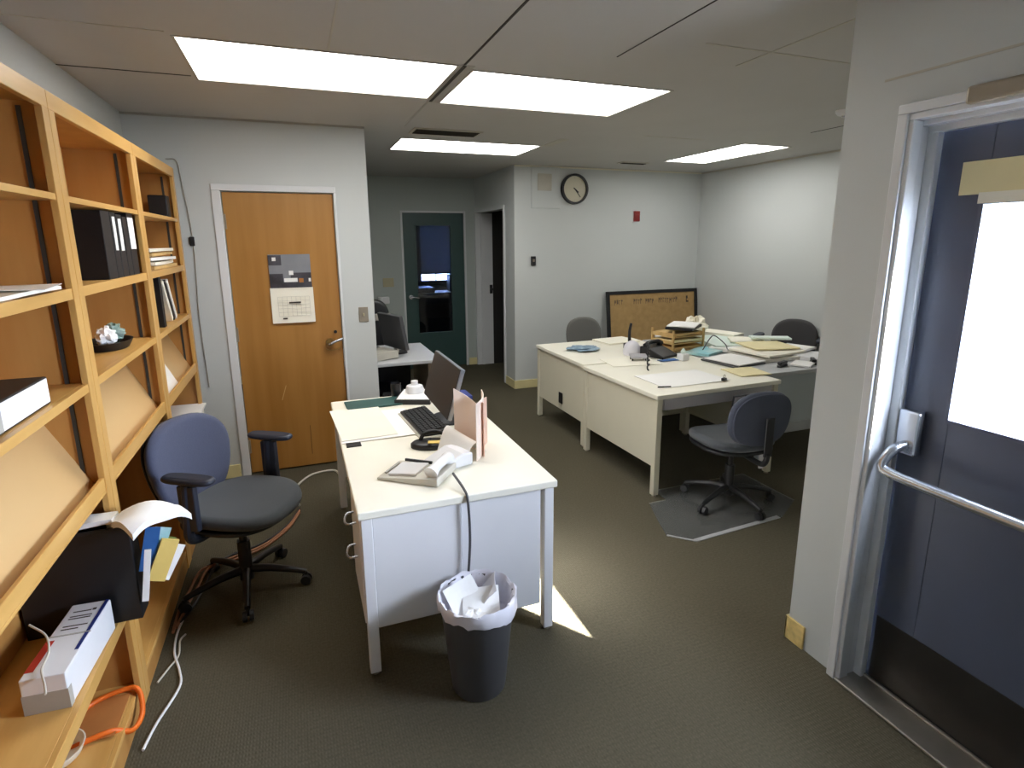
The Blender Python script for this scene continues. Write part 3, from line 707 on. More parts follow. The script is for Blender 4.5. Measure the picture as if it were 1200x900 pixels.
single('sheet_of_paper', q, M['paper'], 'white sheet leaning on the sloping shelf of the far bookcase', 'paper', (-.694, 3.42, .885))
single('document_box', MB().box(-.22, .0, 0, .60, 0, .20).box(-.22, .02, 0, .60, .2, .215), M['paper'], 'white box of papers on the lower shelf of the far bookcase', 'box', (-.655, 3.56, .431), bevel=.003)
single('speaker', MB().box(-.10, .0, 0, .09, 0, .13), M['black_box'], 'small black box on the top shelf of the far bookcase', 'box', (-.69, 4.03, 1.851), bevel=.006)

# ------------------------------------------------------------------ office chairs
def chair(name, label, loc, face, seat_m, back_m, arms=False, big=False, base_rot=0, seat_z=.47, back=None, group=None, lever=False, seat_r=(.245, .235), armz=.66):
    """local +y is forward"""
    rz = math.atan2(-face[0], face[1])
    t = thing(name, label, 'office chair', loc, rz, group)
    hub = MB().cyl((0, 0, .055), (0, 0, .125), .034, .028, n=24).build('hub', M['black'], t, smooth=True)
    for k in range(5):
        a = base_rot + 2*pi*k/5 - rz
        c, s_ = cos(a), sin(a)
        pts = [(.02*c, .02*s_, .105), (.12*c, .12*s_, .10), (.22*c, .22*s_, .082), (.285*c, .285*s_, .066)]
        lg = MB().tube(pts, lambda u: .021-.008*u, n=10).build('leg', M['black'], t, smooth=True)
        cs = MB(); p = Vector((.285*c, .285*s_, .026)); tn = Vector((-s_, c, 0))
        for sd in (-1, 1): cs.cyl(p+tn*.006*sd, p+tn*.024*sd, .026, .024, n=18)
        cs.cyl((p.x, p.y, .03), (p.x, p.y, .066), .009, n=10)
        cs.build('caster', M['black'], lg, smooth=True)
    MB().cyl((0, 0, .11), (0, 0, .26), .030, n=24).cyl((0, 0, .26), (0, 0, seat_z-.08), .018, n=20).build('gas_lift', M['black'], t, smooth=True)
    MB().box(-.09, .09, -.12, .11, seat_z-.095, seat_z-.062).build('mechanism', M['black'], t, bevel=.012)
    MB().cushion(seat_r[0]*.97, seat_r[1]*.97, .022, 2.7, (0, .02, seat_z-.052)).build('seat_pan', M['black'], t, smooth=True)
    def sm(v):
        yy = (v.y-.02)/seat_r[1]
        return Vector((v.x, v.y, v.z - (.03*max(0, yy)**3) + .010*(v.x/seat_r[0])**2))
    MB().cushion(seat_r[0], seat_r[1], .065, 2.7, (0, .02, seat_z-.010), edge=.5, crown=.006, fmap=sm).build('seat', M[seat_m], t, smooth=True)
    bw, bh, bz, lean = back or (.20, .165, seat_z+.22, radians(10))
    yb = -seat_r[1]-.01
    def bm(v):      # cushion drawn in xy -> upright, wrapped round the back
        x, h, dpt = v.x, v.y, v.z
        y = yb + dpt*1 + .10*(x/.25)**2*.35
        q_ = Vector((x, y - h*math.tan(lean), bz+h))
        return q_
    MB().cushion(bw, bh, .06, 2.35 if big else 2.5, (0, 0, 0), edge=.5, taper=-.17 if big else .0, crown=.004, fmap=bm).build('backrest', M[back_m], t, smooth=True)
    def bm2(v):
        q_ = bm(Vector((v.x, v.y, v.z))); q_.y -= .034; return q_
    MB().cushion(bw*.96, bh*.96, .012, 2.5, (0, 0, 0), edge=.5, taper=-.17 if big else .0, fmap=bm2).build('back_shell', M['navy_fabric' if back_m != 'blue_fabric' else 'black'] if back_m in ('navy_fabric', 'blue_fabric') else M[back_m], t, smooth=True)
    zt = bz+.03
    q = MB(); ya = yb-.05
    q.box(-.028, .028, ya-.010-.03, ya-.0-.03, seat_z-.02, zt).tube([(0, -.08, seat_z-.08), (0, ya+.03, seat_z-.085), (0, ya-.02, seat_z-.06), (0, ya-.036, seat_z+.0)], .017, n=10)
    q.build('back_bar', M['black'], t, bevel=.004)
    if arms:
        for sd in (-1, 1):
            x = sd*.285
            q = MB(); q.tube([(sd*.16, -.02, seat_z-.075), (sd*.24, -.03, seat_z-.075), (x, -.03, seat_z-.045), (x, -.025, seat_z+.05), (x, -.015, armz-.02)], lambda u: .022, n=10)
            q.box(x-.014, x+.014, -.055, .03, seat_z-.01, armz-.03)
            am = q.build('armrest', M['arm_black'], t, smooth=False, bevel=.006)
            MB().cushion(.044, .125, .030, 3.0, (x, -.0, armz), edge=.6).build('arm_pad', M['arm_black'], am, smooth=True)
    if lever:
        MB().box(.10, .13, -.15, -.135, seat_z-.18, seat_z-.02).build('lever', M['white'], t, bevel=.004)
    return t
chair('office_chair', 'office chair with a blue back, grey seat and armrests in front of the bookcases', (-.35, 2.85, 0), (.84, -.54), 'dark_fabric', 'blue_fabric', arms=True, big=True,
      base_rot=radians(-14), seat_z=.475, back=(.245, .235, .645, radians(8)), armz=.705, seat_r=(.255, .25))
chair('office_chair', 'armless navy and grey office chair pulled out at the cream desks on the clear mat', (2.555, 2.73, .0035), (.10, .99), 'dark_fabric', 'navy_fabric',
      base_rot=radians(-18), seat_z=.455, back=(.205, .175, .645, radians(8)), lever=True)
chair('office_chair', 'light grey office chair behind the cream desks, only its rounded back showing', (2.91, 5.34, 0), (-.25, -.97), 'grey_fabric', 'grey_fabric', base_rot=.3, seat_z=.45, back=(.20, .19, .67, radians(6)))
chair('office_chair', 'dark grey office chair with armrests by the right wall, beyond the paper piles', (4.44, 4.10, 0), (-.85, -.53), 'charcoal_fabric', 'charcoal_fabric', arms=True, base_rot=.5, seat_z=.47, back=(.215, .20, .715, radians(6)), armz=.76)

# ------------------------------------------------------------------ steel desks
def desk(label, loc, rz, L, D, metal, top, pedestal=None, Z=.715, knee=True, panel_z=.21, detail=True, end=None):
    """local: user side -y, length x 0..L, depth y 0..D"""
    t = thing('office_desk', label, 'desk', loc, rz)
    th_ = .032; zt = Z-th_
    MB().box(0, L, 0, D, zt, Z).build('desktop', M[top], t, bevel=.006, seg=3)
    g = .012; lw_ = .042
    for x in (g, L-g-lw_):
        for y in (g, D-g-lw_):
            lg = MB().box(x, x+lw_, y, y+lw_, .012, zt).build('leg', M[metal], t, bevel=.003)
            MB().cyl((x+lw_/2, y+lw_/2, 0), (x+lw_/2, y+lw_/2, .012), .016, n=16).build('foot', M['tan_plate'], lg)
    # end panels
    for k, x in enumerate((g+.006, L-g-.006-.018)):
        e_ = M[end] if end else M[metal]
        if k == 1 and pedestal == 'right':
            # drawer pedestal end, then a recessed panel and a slit before the leg
            MB().box(x-.0, x+.022, g+lw_, .40, panel_z, zt-.002).build('end_panel', e_, t, bevel=.002)
            MB().box(x-.010, x+.012, .404, D-g-lw_-.014, .135, zt-.002).build('end_panel', e_, t, bevel=.002)
        else:
            MB().box(x, x+.018, g+lw_, D-g-lw_, panel_z, zt-.002).build('end_panel', e_, t, bevel=.002)
    MB().box(g+lw_, L-g-lw_, D-g-.03, D-g-.012, panel_z, zt-.002).build('modesty_panel', M[metal], t, bevel=.002)
    if pedestal == 'right':
        x0, x1 = L-.45, L-.05
        MB().box(x0, x1, .03, .66, panel_z, zt-.003).build('pedestal', M[metal], t, bevel=.003)
        zs = [(.215, .50, .43), (.505, .672, .58)]
        for a, b_, zc in zs:
            dr = MB().box(x0+.006, x1-.002, .008, .03, a, b_).build('drawer', M[metal], t, bevel=.003)
            xm = (x0+x1)/2
            MB().tube([(xm-.05, .008, zc), (xm-.048, -.022, zc-.004), (xm, -.034, zc-.012), (xm+.048, -.022, zc-.004), (xm+.05, .008, zc)], .005, n=8).build('handle', M['chrome'], dr, smooth=True)
    if metal == 'daylit_grey_metal':
        MB().box(g-.004, g+.006, g+lw_, D-g-lw_, panel_z, .30).build('rail', M['grey_rail'], t, bevel=.002)
    if knee:
        kx = L-.06 if pedestal != 'right' else L-.47
        cd = MB().box(.07, kx, .03, .35, zt-.085, zt-.004).build('centre_drawer', M['drawer_grey'], t, bevel=.003)
        MB().box(.075, kx-.005, .02, .03, zt-.082, zt-.006).build('drawer_front', M['drawer_grey'], cd, bevel=.002)
        MB().box(.06, .30, D*.62, D*.62+.02, .40, .48).build('back_rail', M[metal], t, bevel=.002)
    return t
desk('long cream steel desk in front, between the blue chair and the waste bin', (.14, 3.60, 0), radians(-90), 1.60, .82, 'daylit_metal', 'cream_top', pedestal='right')
desk('cream steel desk of the rear cluster nearest the camera, clear chair mat before it', (2.118, 2.945, 0), radians(1.5), 1.07, .98, 'cream_metal', 'cream_top')
desk('cream steel desk standing behind the other one, its far edge towards the notice board', (3.19, 4.945, 0), radians(180), 1.07, .985, 'cream_metal', 'cream_top', knee=True)
desk('steel desk at the right of the cluster, daylight tint painted grey-blue, covered with paper piles', (4.18, 3.15, 0), radians(90), 1.62, .97, 'daylit_grey_metal', 'grey_rail', knee=True, panel_z=.22)

# black outlet on the end panel of the far cream desk
single('cable_outlet', MB().box(-.006, 0, -.035, .035, -.05, .05), M['black'], 'small black outlet plate on the end panel of the rear cream desk', 'outlet', (2.132, 4.40, .32), bevel=.002)

# ------------------------------------------------------------------ things on the front desk
Z1 = .7165
t = thing('desk_phone', 'white and beige desk telephone on the near end of the front desk', 'telephone', (.43, 2.27, Z1), radians(-38))
MB().prism([(-.15, 0), (.13, 0), (.13, .035), (-.15, .010)], -.10, .10, 'y').build('base', M['beige'], t, bevel=.004)
hs = MB().tube([(-.005, -.085, .055), (.0, -.045, .068), (.0, .045, .068), (-.005, .085, .055)], lambda u: .02+.012*abs(2*u-1)**2, n=12).xf(T(.10, .0, -.005)).build('handset', M['white'], t, smooth=True)
MB().box(-.11, .02, -.075, .055, .0, .012).xf(T(0, 0, .022) @ Ry(radians(-5))).build('keypad', M['white'], t, bevel=.003)
MB().box(-.135, -.125, -.06, .06, .014, .020).build('front_line', M['tbar'], t)
MB().box(-.10, .03, .06, .068, .027, .038).build('slot', M['black'], t)
single('adding_machine', MB().prism([(-.085, 0), (.085, 0), (.085, .055), (.03, .062), (-.085, .02)], -.075, .075, 'y'), M['white'],
       'white desk calculator beside the telephone on the front desk', 'calculator', (.575, 2.34, Z1), radians(20), bevel=.008) 
t = thing('tape_dispenser', 'black tape dispenser with yellow tape in front of the keyboard', 'tape dispenser', (.55, 2.59, Z1), radians(-15))
MB().lathe([(.095, 0), (.095, .018), (.085, .026), (0, .028)], n=32, sx=1, sy=.62).build('base', M['black'], t, smooth=True)
MB().tube([(-.05, .02, .024), (-.03, .03, .055), (.02, .035, .065), (.07, .025, .05), (.085, .01, .024)], .010, n=10).build('arch', M['black'], t, smooth=True)
MB().box(-.01, .06, -.045, -.01, .028, .034).build('tape', M['yellow'], t, bevel=.003)
# keyboard on its tray
t = thing('keyboard', 'black keyboard on a pale tray in front of the dark monitor', 'keyboard', (.590, 2.93, Z1), radians(4))
MB().box(-.085, .085, -.24, .24, .0, .012).build('tray', M['beige'], t, bevel=.004)
MB().prism([(-.075, .012), (.075, .012), (.075, .040), (-.075, .026)], -.225, .225, 'y').build('body', M['black'], t, bevel=.005)
q = MB()
for i in range(5):
    for j in range(14): q.box(-.062+i*.026, -.041+i*.026, -.205+j*.0295, -.18+j*.0295, .0, .006)
for k in range(len(q.v)): x, y, z = q.v[k]; q.v[k] = (x, y, z+.0275+.0933*(x+.075))
o = q.build('keys', M['black'], t); 
# monitor
t = thing('computer_monitor', 'large dark flat monitor turned to the left on the front desk', 'monitor', (.685, 2.98, Z1), radians(0))
TM = T(-.02, 0, .085) @ Ry(radians(17))
MB().box(0, .024, -.285, .275, 0, .275).xf(TM).build('housing', M['silver'], t, bevel=.005)
MB().box(-.003, 0, -.281, .271, .004, .271).xf(TM).build('screen', M['screen'], t)
MB().tube([(.03, 0, .22), (.075, 0, .14), (.085, 0, .06), (.06, 0, .01)], .02, n=12).build('stand', M['black'], t, smooth=True)
MB().lathe([(.12, 0), (.12, .010), (.03, .018)], n=32, sx=.7, sy=1.0).xf(T(.05, 0, 0)).build('stand_base', M['black'], t, smooth=True)
# papers on the left
sheet_thing((.345, 3.03, Z1), .40, .50, radians(0), 'paper', 'large white sheet spread on the front desk before the keyboard', seed=2, amp=.003)
sheet_thing((.275, 3.09, Z1+.004), .28, .56, radians(3), 'paper_warm', 'cream sheet on top of the large white one at the front desk edge', seed=5, amp=.003)
single('notebook', MB().box(-.035, .035, -.06, .0, 0, .004), M['black'], 'black corner of a notebook under the papers at the desk edge', 'notebook', (.20, 2.78, Z1-.0005))
single('desk_pad', MB().box(-.165, .165, -.09, .09, 0, .010), M['green_book'], 'dark green folder lying at the far end of the front desk', 'folder', (.385, 3.445, Z1), radians(2), bevel=.002)
t = thing('letter_tray', 'black tray with white paper behind the monitor on the front desk', 'letter tray', (.655, 3.46, Z1), radians(-22))
q = MB(); q.box(-.11, .11, -.13, .13, 0, .006).box(-.11, -.104, -.13, .13, .006, .03).box(.104, .11, -.13, .13, .006, .03).box(-.104, .104, -.13, -.124, .006, .03); q.build('tray', M['black'], t)
MB().box(-.10, .10, -.12, .12, .006, .034).build('paper_stack', M['paper'], t, bevel=.002)
single('jar', MB().lathe([(.055, 0), (.06, .02), (.05, .045), (.022, .05), (.022, .075), (0, .075)], n=24), M['white'], 'round off-white lidded pot on the tray behind the monitor', 'pot', (.655, 3.50, Z1+.035), smooth=True)
single('pen_cup', MB().lathe([(.03, 0), (.034, .09), (.030, .09), (.026, .006)], n=20), M['black'], 'black cup behind the keyboard near the green folder', 'cup', (.545, 3.56, Z1), smooth=True)
single('adapter', MB().box(-.05, .05, -.09, .09, 0, .035), M['black'], 'dark box behind the monitor on the front desk', 'box', (.87, 3.05, Z1), radians(10), bevel=.006)
single('notebook', MB().box(-.06, .06, -.08, .08, 0, .06), M['navy'], 'navy blue box behind the monitor at the desk edge', 'box', (.89, 3.27, Z1), bevel=.004)
sheet_thing((.86, 3.14, Z1+.0365), .09, .12, radians(10), 'paper', 'small white note on the dark box behind the monitor', seed=6)
# upright pale papers
def panelmesh(w, h, bend, nseg=10, t_=.003, skew=0, cut=None):
    """upright sheet: width along x, height z, bending in y"""
    vs = []; 
    for s_ in (0, 1):
        for i in range(nseg+1):
            u = i/nseg
            for z in (0, 1):
                hh_ = h if not cut else h*(1-cut*u)
                vs.append((u*w+skew*z, bend*sin(pi*u)+s_*t_+.0*z, z*hh_))
    n = (nseg+1)*2; fs = []
    for i in range(nseg):
        a = i*2
        fs += [(a, a+2, a+3, a+1), (n+a, n+a+1, n+a+3, n+a+2), (a+1, a+3, n+a+3, n+a+1), (a, n+a, n+a+2, a+2)]
    fs += [(0, 1, n+1, n), (n-2, n+n-2, n+n-1, n-1)]
    return MB().add(vs, fs)
single('folder', panelmesh(.14, .30, .02, cut=.30), M['pink'], 'pale pink folder standing upright at the front desk, tallest on the left', 'folder', (.655, 2.52, Z1), radians(-38), smooth=True)
single('folder', panelmesh(.24, .27, -.02, cut=-.02), M['pink'], 'pale upright folder facing the desk end, nearest the camera', 'folder', (.705, 2.32, Z1), radians(66), smooth=True)
single('folder', panelmesh(.20, .26, .015, cut=.1), M['peach'], 'peach folder standing between the two pale pink ones', 'folder', (.755, 2.36, Z1), radians(68), smooth=True)
q = MB().sheet(.17, .17, .002, 0, 0, 14, 8, fn=lambda u, v, p: Vector((p.x, p.y, .004+.12*max(0, sin(pi*min(1, u*1.0)))**1.2*(.55+.45*v))))
single('sheet_of_paper', q, M['paper'], 'arched white sheet between telephone and pink folders', 'paper', (.665, 2.44, Z1), radians(35), smooth=True)
# phone cable down the desk end
single('telephone_cable', MB().tube([(.55, 2.16, Z1+.03), (.56, 2.03, Z1+.012), (.563, 1.99, Z1-.02), (.567, 1.985, .55), (.56, 1.985, .42), (.545, 1.98, .30), (.54, 1.975, .22)], .0055, n=8), M['bin'],
       'dark cable hanging from the telephone down the end of the front desk', 'cable', smooth=True)

# ------------------------------------------------------------------ waste bin
t = thing('waste_bin', 'round charcoal waste bin with a white liner at the end of the front desk', 'waste bin', (.545, 1.83, 0))
MB().lathe([(.0, .0), (.100, 0), (.104, .006), (.140, .37), (.146, .378), (.146, .388), (.138, .388), (.098, .01), (0, .01)], n=48, caps=False).build('body', M['bin'], t, smooth=True)
rw = random.Random(4); wob = {}
def wb(j, th_):
    k = (j, round(th_*7.64)); 
    if k not in wob: wob[k] = (rw.uniform(-.004, .005), rw.uniform(-.008, .008))
    a = wob[k]; extra = -.030*max(0, cos(th_-radians(-40)))**2 if j < 2 else 0
    return (a[0] if j not in (3,) else 0, a[1]+extra)
MB().lathe([(.1465, .352), (.149, .372), (.151, .392), (.147, .398), (.136, .39), (.130, .35), (.115, .31), (.0, .30)], n=48, wob=wb, caps=False).build('liner', M['bag'], t, smooth=True)
def trash(loc, w, d_, rot, lab, m_='paper', name='sheet_of_paper'):
    q = MB().sheet(w, d_, .0015, .012, hash(lab) % 50, 8, 8, fn=None).xf(rot)
    single(name, q, M[m_], lab, 'paper', loc, smooth=False)
trash((.50, 1.86, .37), .13, .12, Rz(.5) @ Rx(radians(50)) @ Ry(radians(-15)), 'discarded white sheet leaning left in the waste bin')
trash((.56, 1.83, .355), .14, .11, Rz(-.25) @ Rx(radians(30)), 'discarded white sheet lying across the middle of the waste bin')
trash((.605, 1.87, .365), .10, .13, Rz(-.3) @ Ry(radians(-52)), 'folded grey-white sheet standing at the right of the waste bin', 'white')
crumple('paper_ball', (.52, 1.80, .27), .055, M['paper'], 'crumpled paper ball under the sheets in the waste bin', 'paper ball', 9)

# ------------------------------------------------------------------ floor mats and cables
q = MB(); q.prism([(1.91, 2.50), (2.03, 2.38), (2.72, 2.43), (2.98, 2.58), (2.98, 3.05), (2.2, 3.05), (2.19, 2.9), (2.06, 2.9), (1.98, 2.7)], .0005, .003, 'z')
mt = thing('chair_mat', 'clear plastic chair mat under the navy chair, edge sheen drawn as pale strips', 'chair mat')
q.build('sheet', M['vinyl'], mt)
def strip(x0, y0, x1, y1, w): 
    d_ = Vector((x1-x0, y1-y0, 0)); n_ = Vector((-d_.y, d_.x, 0)).normalized()*w
    p = [(x0, y0), (x1, y1), (x1+n_.x, y1+n_.y), (x0+n_.x, y0+n_.y)]
    return MB().prism(p, .0005, .0045, 'z')
q = strip(2.03, 2.38, 2.70, 2.425, .030); q.add(*[(strip(1.91, 2.50, 2.03, 2.38, .014).v), (strip(1.91, 2.50, 2.03, 2.38, .014).f)])
q.build('edge_sheen', M['mat_edge_sheen'], mt)
single('cable', MB().tube([(-.62, 1.95, .006), (-.60, 2.06, .006), (-.555, 2.22, .006), (-.57, 2.32, .006), (-.61, 2.45, .006), (-.62, 2.6, .006), (-.60, 2.75, .006)], .005, n=8), M['white'],
       'white cable on the carpet along the bookcase plinth', 'cable', smooth=True)
single('cable', MB().tube([(-.64, 2.28, .006), (-.615, 2.35, .006), (-.59, 2.42, .006), (-.60, 2.52, .006), (-.585, 2.56, .006)], .004, n=8), M['beige'],
       'short pale cable looping by the bookcase post', 'cable', smooth=True)
for k, (off, m_, lab) in enumerate(((0, 'copper', 'brown cable curving from the bookcases round the back of the blue chair'), (.03, 'black', 'black cable beside the brown one under the blue chair'), (-.03, 'copper', 'second brown cable, nearer the bookcase plinth'))):
    single('cable', MB().tube([(-.63+off*.3, 2.62+off, .008), (-.61+off, 2.78, .010), (-.585+off, 2.90, .02), (-.545+off, 3.02, .05), (-.46, 3.12+off, .03), (-.30, 3.24+off, .010), (-.17, 3.42+off, .009), (-.10, 3.62+off, .009)], .007, n=8), M[m_], lab, 'cable', smooth=True)
single('cable', MB().tube([(-.10, 3.70, .008), (-.13, 3.85, .008), (-.12, 3.99, .008), (-.09, 4.08, .008), (-.02, 4.19, .008), (.06, 4.23, .008), (.155, 4.22, .008), (.19, 4.1, .008)], .008, n=8), M['beige'],
       'pale cable lying on the carpet before the wood door', 'cable', smooth=True)

# ------------------------------------------------------------------ clutter on the cream desks
sheet_thing((2.55, 3.27, Z1), .56, .37, radians(1), 'paper', 'large white blotter sheet on the nearest cream desk', 'desk_blotter', 'blotter', seed=3, amp=.002, t_=.003)
single('pen', MB().cyl((0, 0, .006), (.09, -.02, .006), .005, n=10), M['black'], 'black pen at the front left of the blotter sheet', 'pen', (2.235, 3.11, Z1))
single('binder_clip', MB().box(-.018, .018, -.012, .012, 0, .02).tube([(-.01, 0, .02), (-.012, 0, .04), (.012, 0, .04), (.01, 0, .02)], .002, n=6), M['black'], 'black binder clip at the right corner of the blotter sheet', 'binder clip', (2.775, 3.09, Z1+.004), .4)
crumple('plastic_wrap', (2.42, 4.52, Z1), .16, M['bluepaper'], 'crumpled blue and white wrapper on the far left corner of the cream desks', 'wrapper', 13, (1, .85, .09), a=.35)
sheet_thing((2.92, 4.79, Z1), .36, .30, radians(5), 'paper_warm', 'cream sheets at the far edge of the rear cream desk', 'paper_stack', 'papers', .004, 7, .012)
sheet_thing((2.52, 3.90, Z1), .42, .30, radians(-8), 'paper_warm', 'cream sheet across the seam between the cream desks', seed=17)
# telephone
t = thing('desk_phone', 'black telephone with a curly cord on the cream desks', 'telephone', (2.88, 4.02, Z1), radians(20))
MB().prism([(-.12, 0), (.12, 0), (.12, .085), (.03, .075), (-.12, .02)], -.11, .11, 'y').xf(Rz(radians(90))).build('base', M['black'], t, bevel=.008)
MB().tube([(-.10, .06, .09), (-.06, .06, .115), (.06, .06, .115), (.10, .06, .09)], lambda u: .018+.014*abs(2*u-1)**2, n=12).build('handset', M['black'], t, smooth=True)
MB().box(.0, .10, -.08, .02, .0, .004).xf(T(.0, .0, .052) @ Rx(radians(18))).build('card', M['white'], t)
n_ = 90; pts = []
for i in range(n_+1):
    u = i/n_; base = Vector((-.10-.45*u, .05-.34*u, .10+.05*sin(pi*u)-.085*u**3)); a_ = i*.9
    pts.append(base+Vector((cos(a_)*.012, 0, sin(a_)*.012)))
MB().tube(pts, .0065, n=5, res=1).build('curly_cord', M['black'], t, smooth=True)
single('cap', MB().lathe([(.075, 0), (.078, .03), (.068, .08), (.045, .11), (.015, .125), (0, .127)], n=28), M['bag'], 'rounded pinkish-white cap beside the black telephone', 'cap', (2.70, 4.16, Z1), smooth=True)
t = thing('cordless_phone', 'thin black cordless handset standing behind the pinkish-white cap', 'telephone', (2.83, 4.40, Z1))
MB().prism([(-.05, -.04), (.05, -.04), (.04, .05), (-.04, .05)], 0, .05).build('cradle', M['black'], t, bevel=.006)
MB().tube([(0, 0, .03), (0, .01, .10), (.004, .015, .17), (.015, .012, .235)], lambda u: .016-.004*u, n=10).build('handset', M['black'], t, smooth=True)
t = thing('calculator', 'grey-green calculator on short feet left of the black telephone', 'calculator', (2.615, 3.93, Z1), radians(-20))
MB().box(-.07, .07, -.05, .05, .03, .045).xf(Rx(radians(8))).build('body', M['drawer_grey'], t, bevel=.004)
for x in (-.055, .055):
    for y in (-.035, .035): MB().cyl((x, y, 0), (x, y, .035), .007, n=10).build('foot', M['black'], t)
sheet_thing((2.84, 3.83, Z1), .17, .07, radians(0), 'blue', 'blue leaflet under the black telephone', 'leaflet', 'leaflet', seed=1, t_=.003)
t = thing('tissue_box', 'small white box with a pulled-up tissue right of the black telephone', 'tissue box', (2.965, 3.80, Z1), radians(10))
MB().box(-.035, .035, -.035, .035, 0, .055).build('box', M['white'], t, bevel=.003)
MB().lathe([(.012, .05), (.022, .075), (.006, .10)], n=7).build('tissue', M['mint'], t)
# wooden stacked letter tray
t = thing('letter_rack', 'tiered tan wooden letter rack in the middle of the cream desks', 'letter rack', (3.22, 4.22, Z1), radians(8))
for z in (.012, .075, .135):
    q = MB(); q.box(-.19, .19, -.14, .14, z, z+.008).box(-.19, .19, .132, .14, z+.008, z+.03).box(-.19, -.182, -.14, .132, z+.008, z+.03).box(.182, .19, -.14, .132, z+.008, z+.03)
    q.build('tier', M['manila'], t, bevel=.001)
for x in (-.185, .185):
    for y in (-.132, .132): MB().box(x-.008, x+.008, y-.008, y+.008, 0, .20).build('post', M['manila'], t)
for k, (z, m_, lab, rz_) in enumerate(((.021, 'manila', 'brown papers in the lowest tier of the letter rack', 3), (.084, 'paper_cream', 'cream papers in the middle tier of the letter rack', -4), (.144, 'manila', 'brown folders in the top tier of the letter rack', 4))):
    single('paper_stack', MB().sheet(.34, .24, .022, .006, k+30, z=.024), M[m_], lab, 'papers', (3.22, 4.205, Z1+z), radians(8+rz_))
single('folder', MB().box(-.17, .17, -.12, .12, 0, .022), M['black_box'], 'black folder on top of the letter rack', 'folder', (3.25, 4.18, Z1+.20), radians(38), bevel=.002)
sheet_thing((3.25, 4.18, Z1+.2225), .32, .24, radians(42), 'paper', 'bright white sheets topmost on the letter rack', 'paper_stack', 'papers', .006, 12, .010)
crumple('crumpled_paper', (3.62, 4.48, Z1), .11, M['paper_warm'], 'crumpled pale paper heap right of the letter rack', 'crumpled paper', 21, (1.0, 1, 1.0), a=.45, n=18)
single('cable', MB().tube([(3.30, 3.98, Z1+.01), (3.42, 4.02, Z1+.12), (3.50, 4.05, Z1+.13), (3.56, 3.98, Z1+.06), (3.50, 3.86, Z1+.03), (3.62, 3.78, Z1+.045), (3.80, 3.80, Z1+.05), (3.95, 3.82, Z1+.05)], .005, n=8), M['bin'],
       'dark cable looping over the mint and cyan papers', 'cable', smooth=True)
def pile(x, y, z, w_, d_, rz_, m_, lab, t_=.012, amp=.006, seed=0, name='paper_stack'):
    single(name, MB().sheet(w_, d_, t_, amp, seed, z=t_), M[m_], lab, 'papers', (x, y, z+.0005), radians(rz_))
pile(3.33, 3.97, Z1, .32, .22, 25, 'cyan', 'cyan-tinted papers in front of the letter rack', .02, .01, 41)
pile(3.28, 3.57, Z1, .34, .36, 8, 'bin', 'dark folder under the big white sheets, right of the blotter', .010, .003, 42, 'folder')
pile(3.30, 3.57, Z1+.014, .33, .34, 10, 'paper', 'big white sheets on the dark folder right of the blotter', .008, .006, 43)
pile(3.12, 3.25, Z1, .26, .25, -6, 'paper_cream', 'cream papers on the front right corner of the nearest cream desk', .006, .004, 44)
pile(3.76, 4.22, Z1, .42, .52, -15, 'mint', 'mint green papers spread across the grey-blue desk', .045, .012, 45)
pile(3.95, 4.52, Z1, .20, .42, 20, 'paper_warm', 'pale bound volume at the far end of the grey-blue desk', .07, .004, 46)
pile(3.72, 3.64, Z1, .50, .42, -6, 'beige', 'beige folders at the bottom of the big pile on the grey-blue desk', .026, .006, 47)
pile(3.72, 3.66, Z1+.038, .46, .40, 8, 'paper_warm', 'cream papers in the middle of the big pile on the grey-blue desk', .016, .008, 48)
pile(3.80, 3.74, Z1+.066, .40, .34, -12, 'paper_cream', 'manila papers high in the big pile on the grey-blue desk', .010, .008, 49)
pile(4.01, 3.92, Z1+.090, .34, .13, -30, 'mint', 'pale green bound report topmost in the big pile on the grey-blue desk', .016, .004, 50)
pile(3.99, 3.42, Z1, .30, .24, 12, 'white', 'white papers at the right of the big pile, near the partition edge', .034, .008, 51)
pile(3.72, 3.28, Z1, .20, .15, 30, 'paper', 'small white sheets at the front edge of the grey-blue desk', .012, .006, 52)
pile(3.60, 4.00, Z1, .30, .26, 35, 'paper', 'loose white sheets between the letter rack and the big pile', .030, .012, 61)
pile(3.86, 4.05, Z1+.058, .30, .24, -35, 'paper_warm', 'cream sheets overlapping the mint green papers', .012, .010, 62)
pile(3.48, 4.62, Z1, .30, .24, -12, 'paper', 'white sheets behind the crumpled heap at the desk edge', .035, .008, 63)
pile(4.05, 3.66, Z1+.038, .20, .26, 15, 'paper', 'white sheets sliding off the right side of the big pile', .020, .010, 64)
for k, (x, y, lab) in enumerate(((3.53, 3.30, 'left black stapler-like block at the front of the paper pile'), (3.84, 3.29, 'black block right of the small white sheets on the grey-blue desk'))):
    t = thing('stapler', lab, 'stapler', (x, y, Z1), radians(20+30*k))
    MB().box(-.06, .06, -.018, .018, 0, .015).build('base', M['black'], t, bevel=.003)
    MB().box(-.06, .055, -.016, .016, .02, .042).build('arm', M['black'], t, bevel=.005)
    MB().box(.035, .06, -.016, .016, .015, .02).build('hinge', M['chrome'], t)
# card hanging from the centre drawer behind the navy chair
t = thing('clipboard', 'grey clipboard with a dark edge leaning against the nearest cream desk behind the chair', 'clipboard', (2.775, 2.90, .50), 0)
MB().box(-.11, .12, -.012, -.006, .0, .18).xf(Rx(radians(8))).build('board', M['black'], t)
MB().box(-.10, .11, -.016, -.012, .0, .17).xf(Rx(radians(8))).build('sheet', M['drawer_grey'], t)

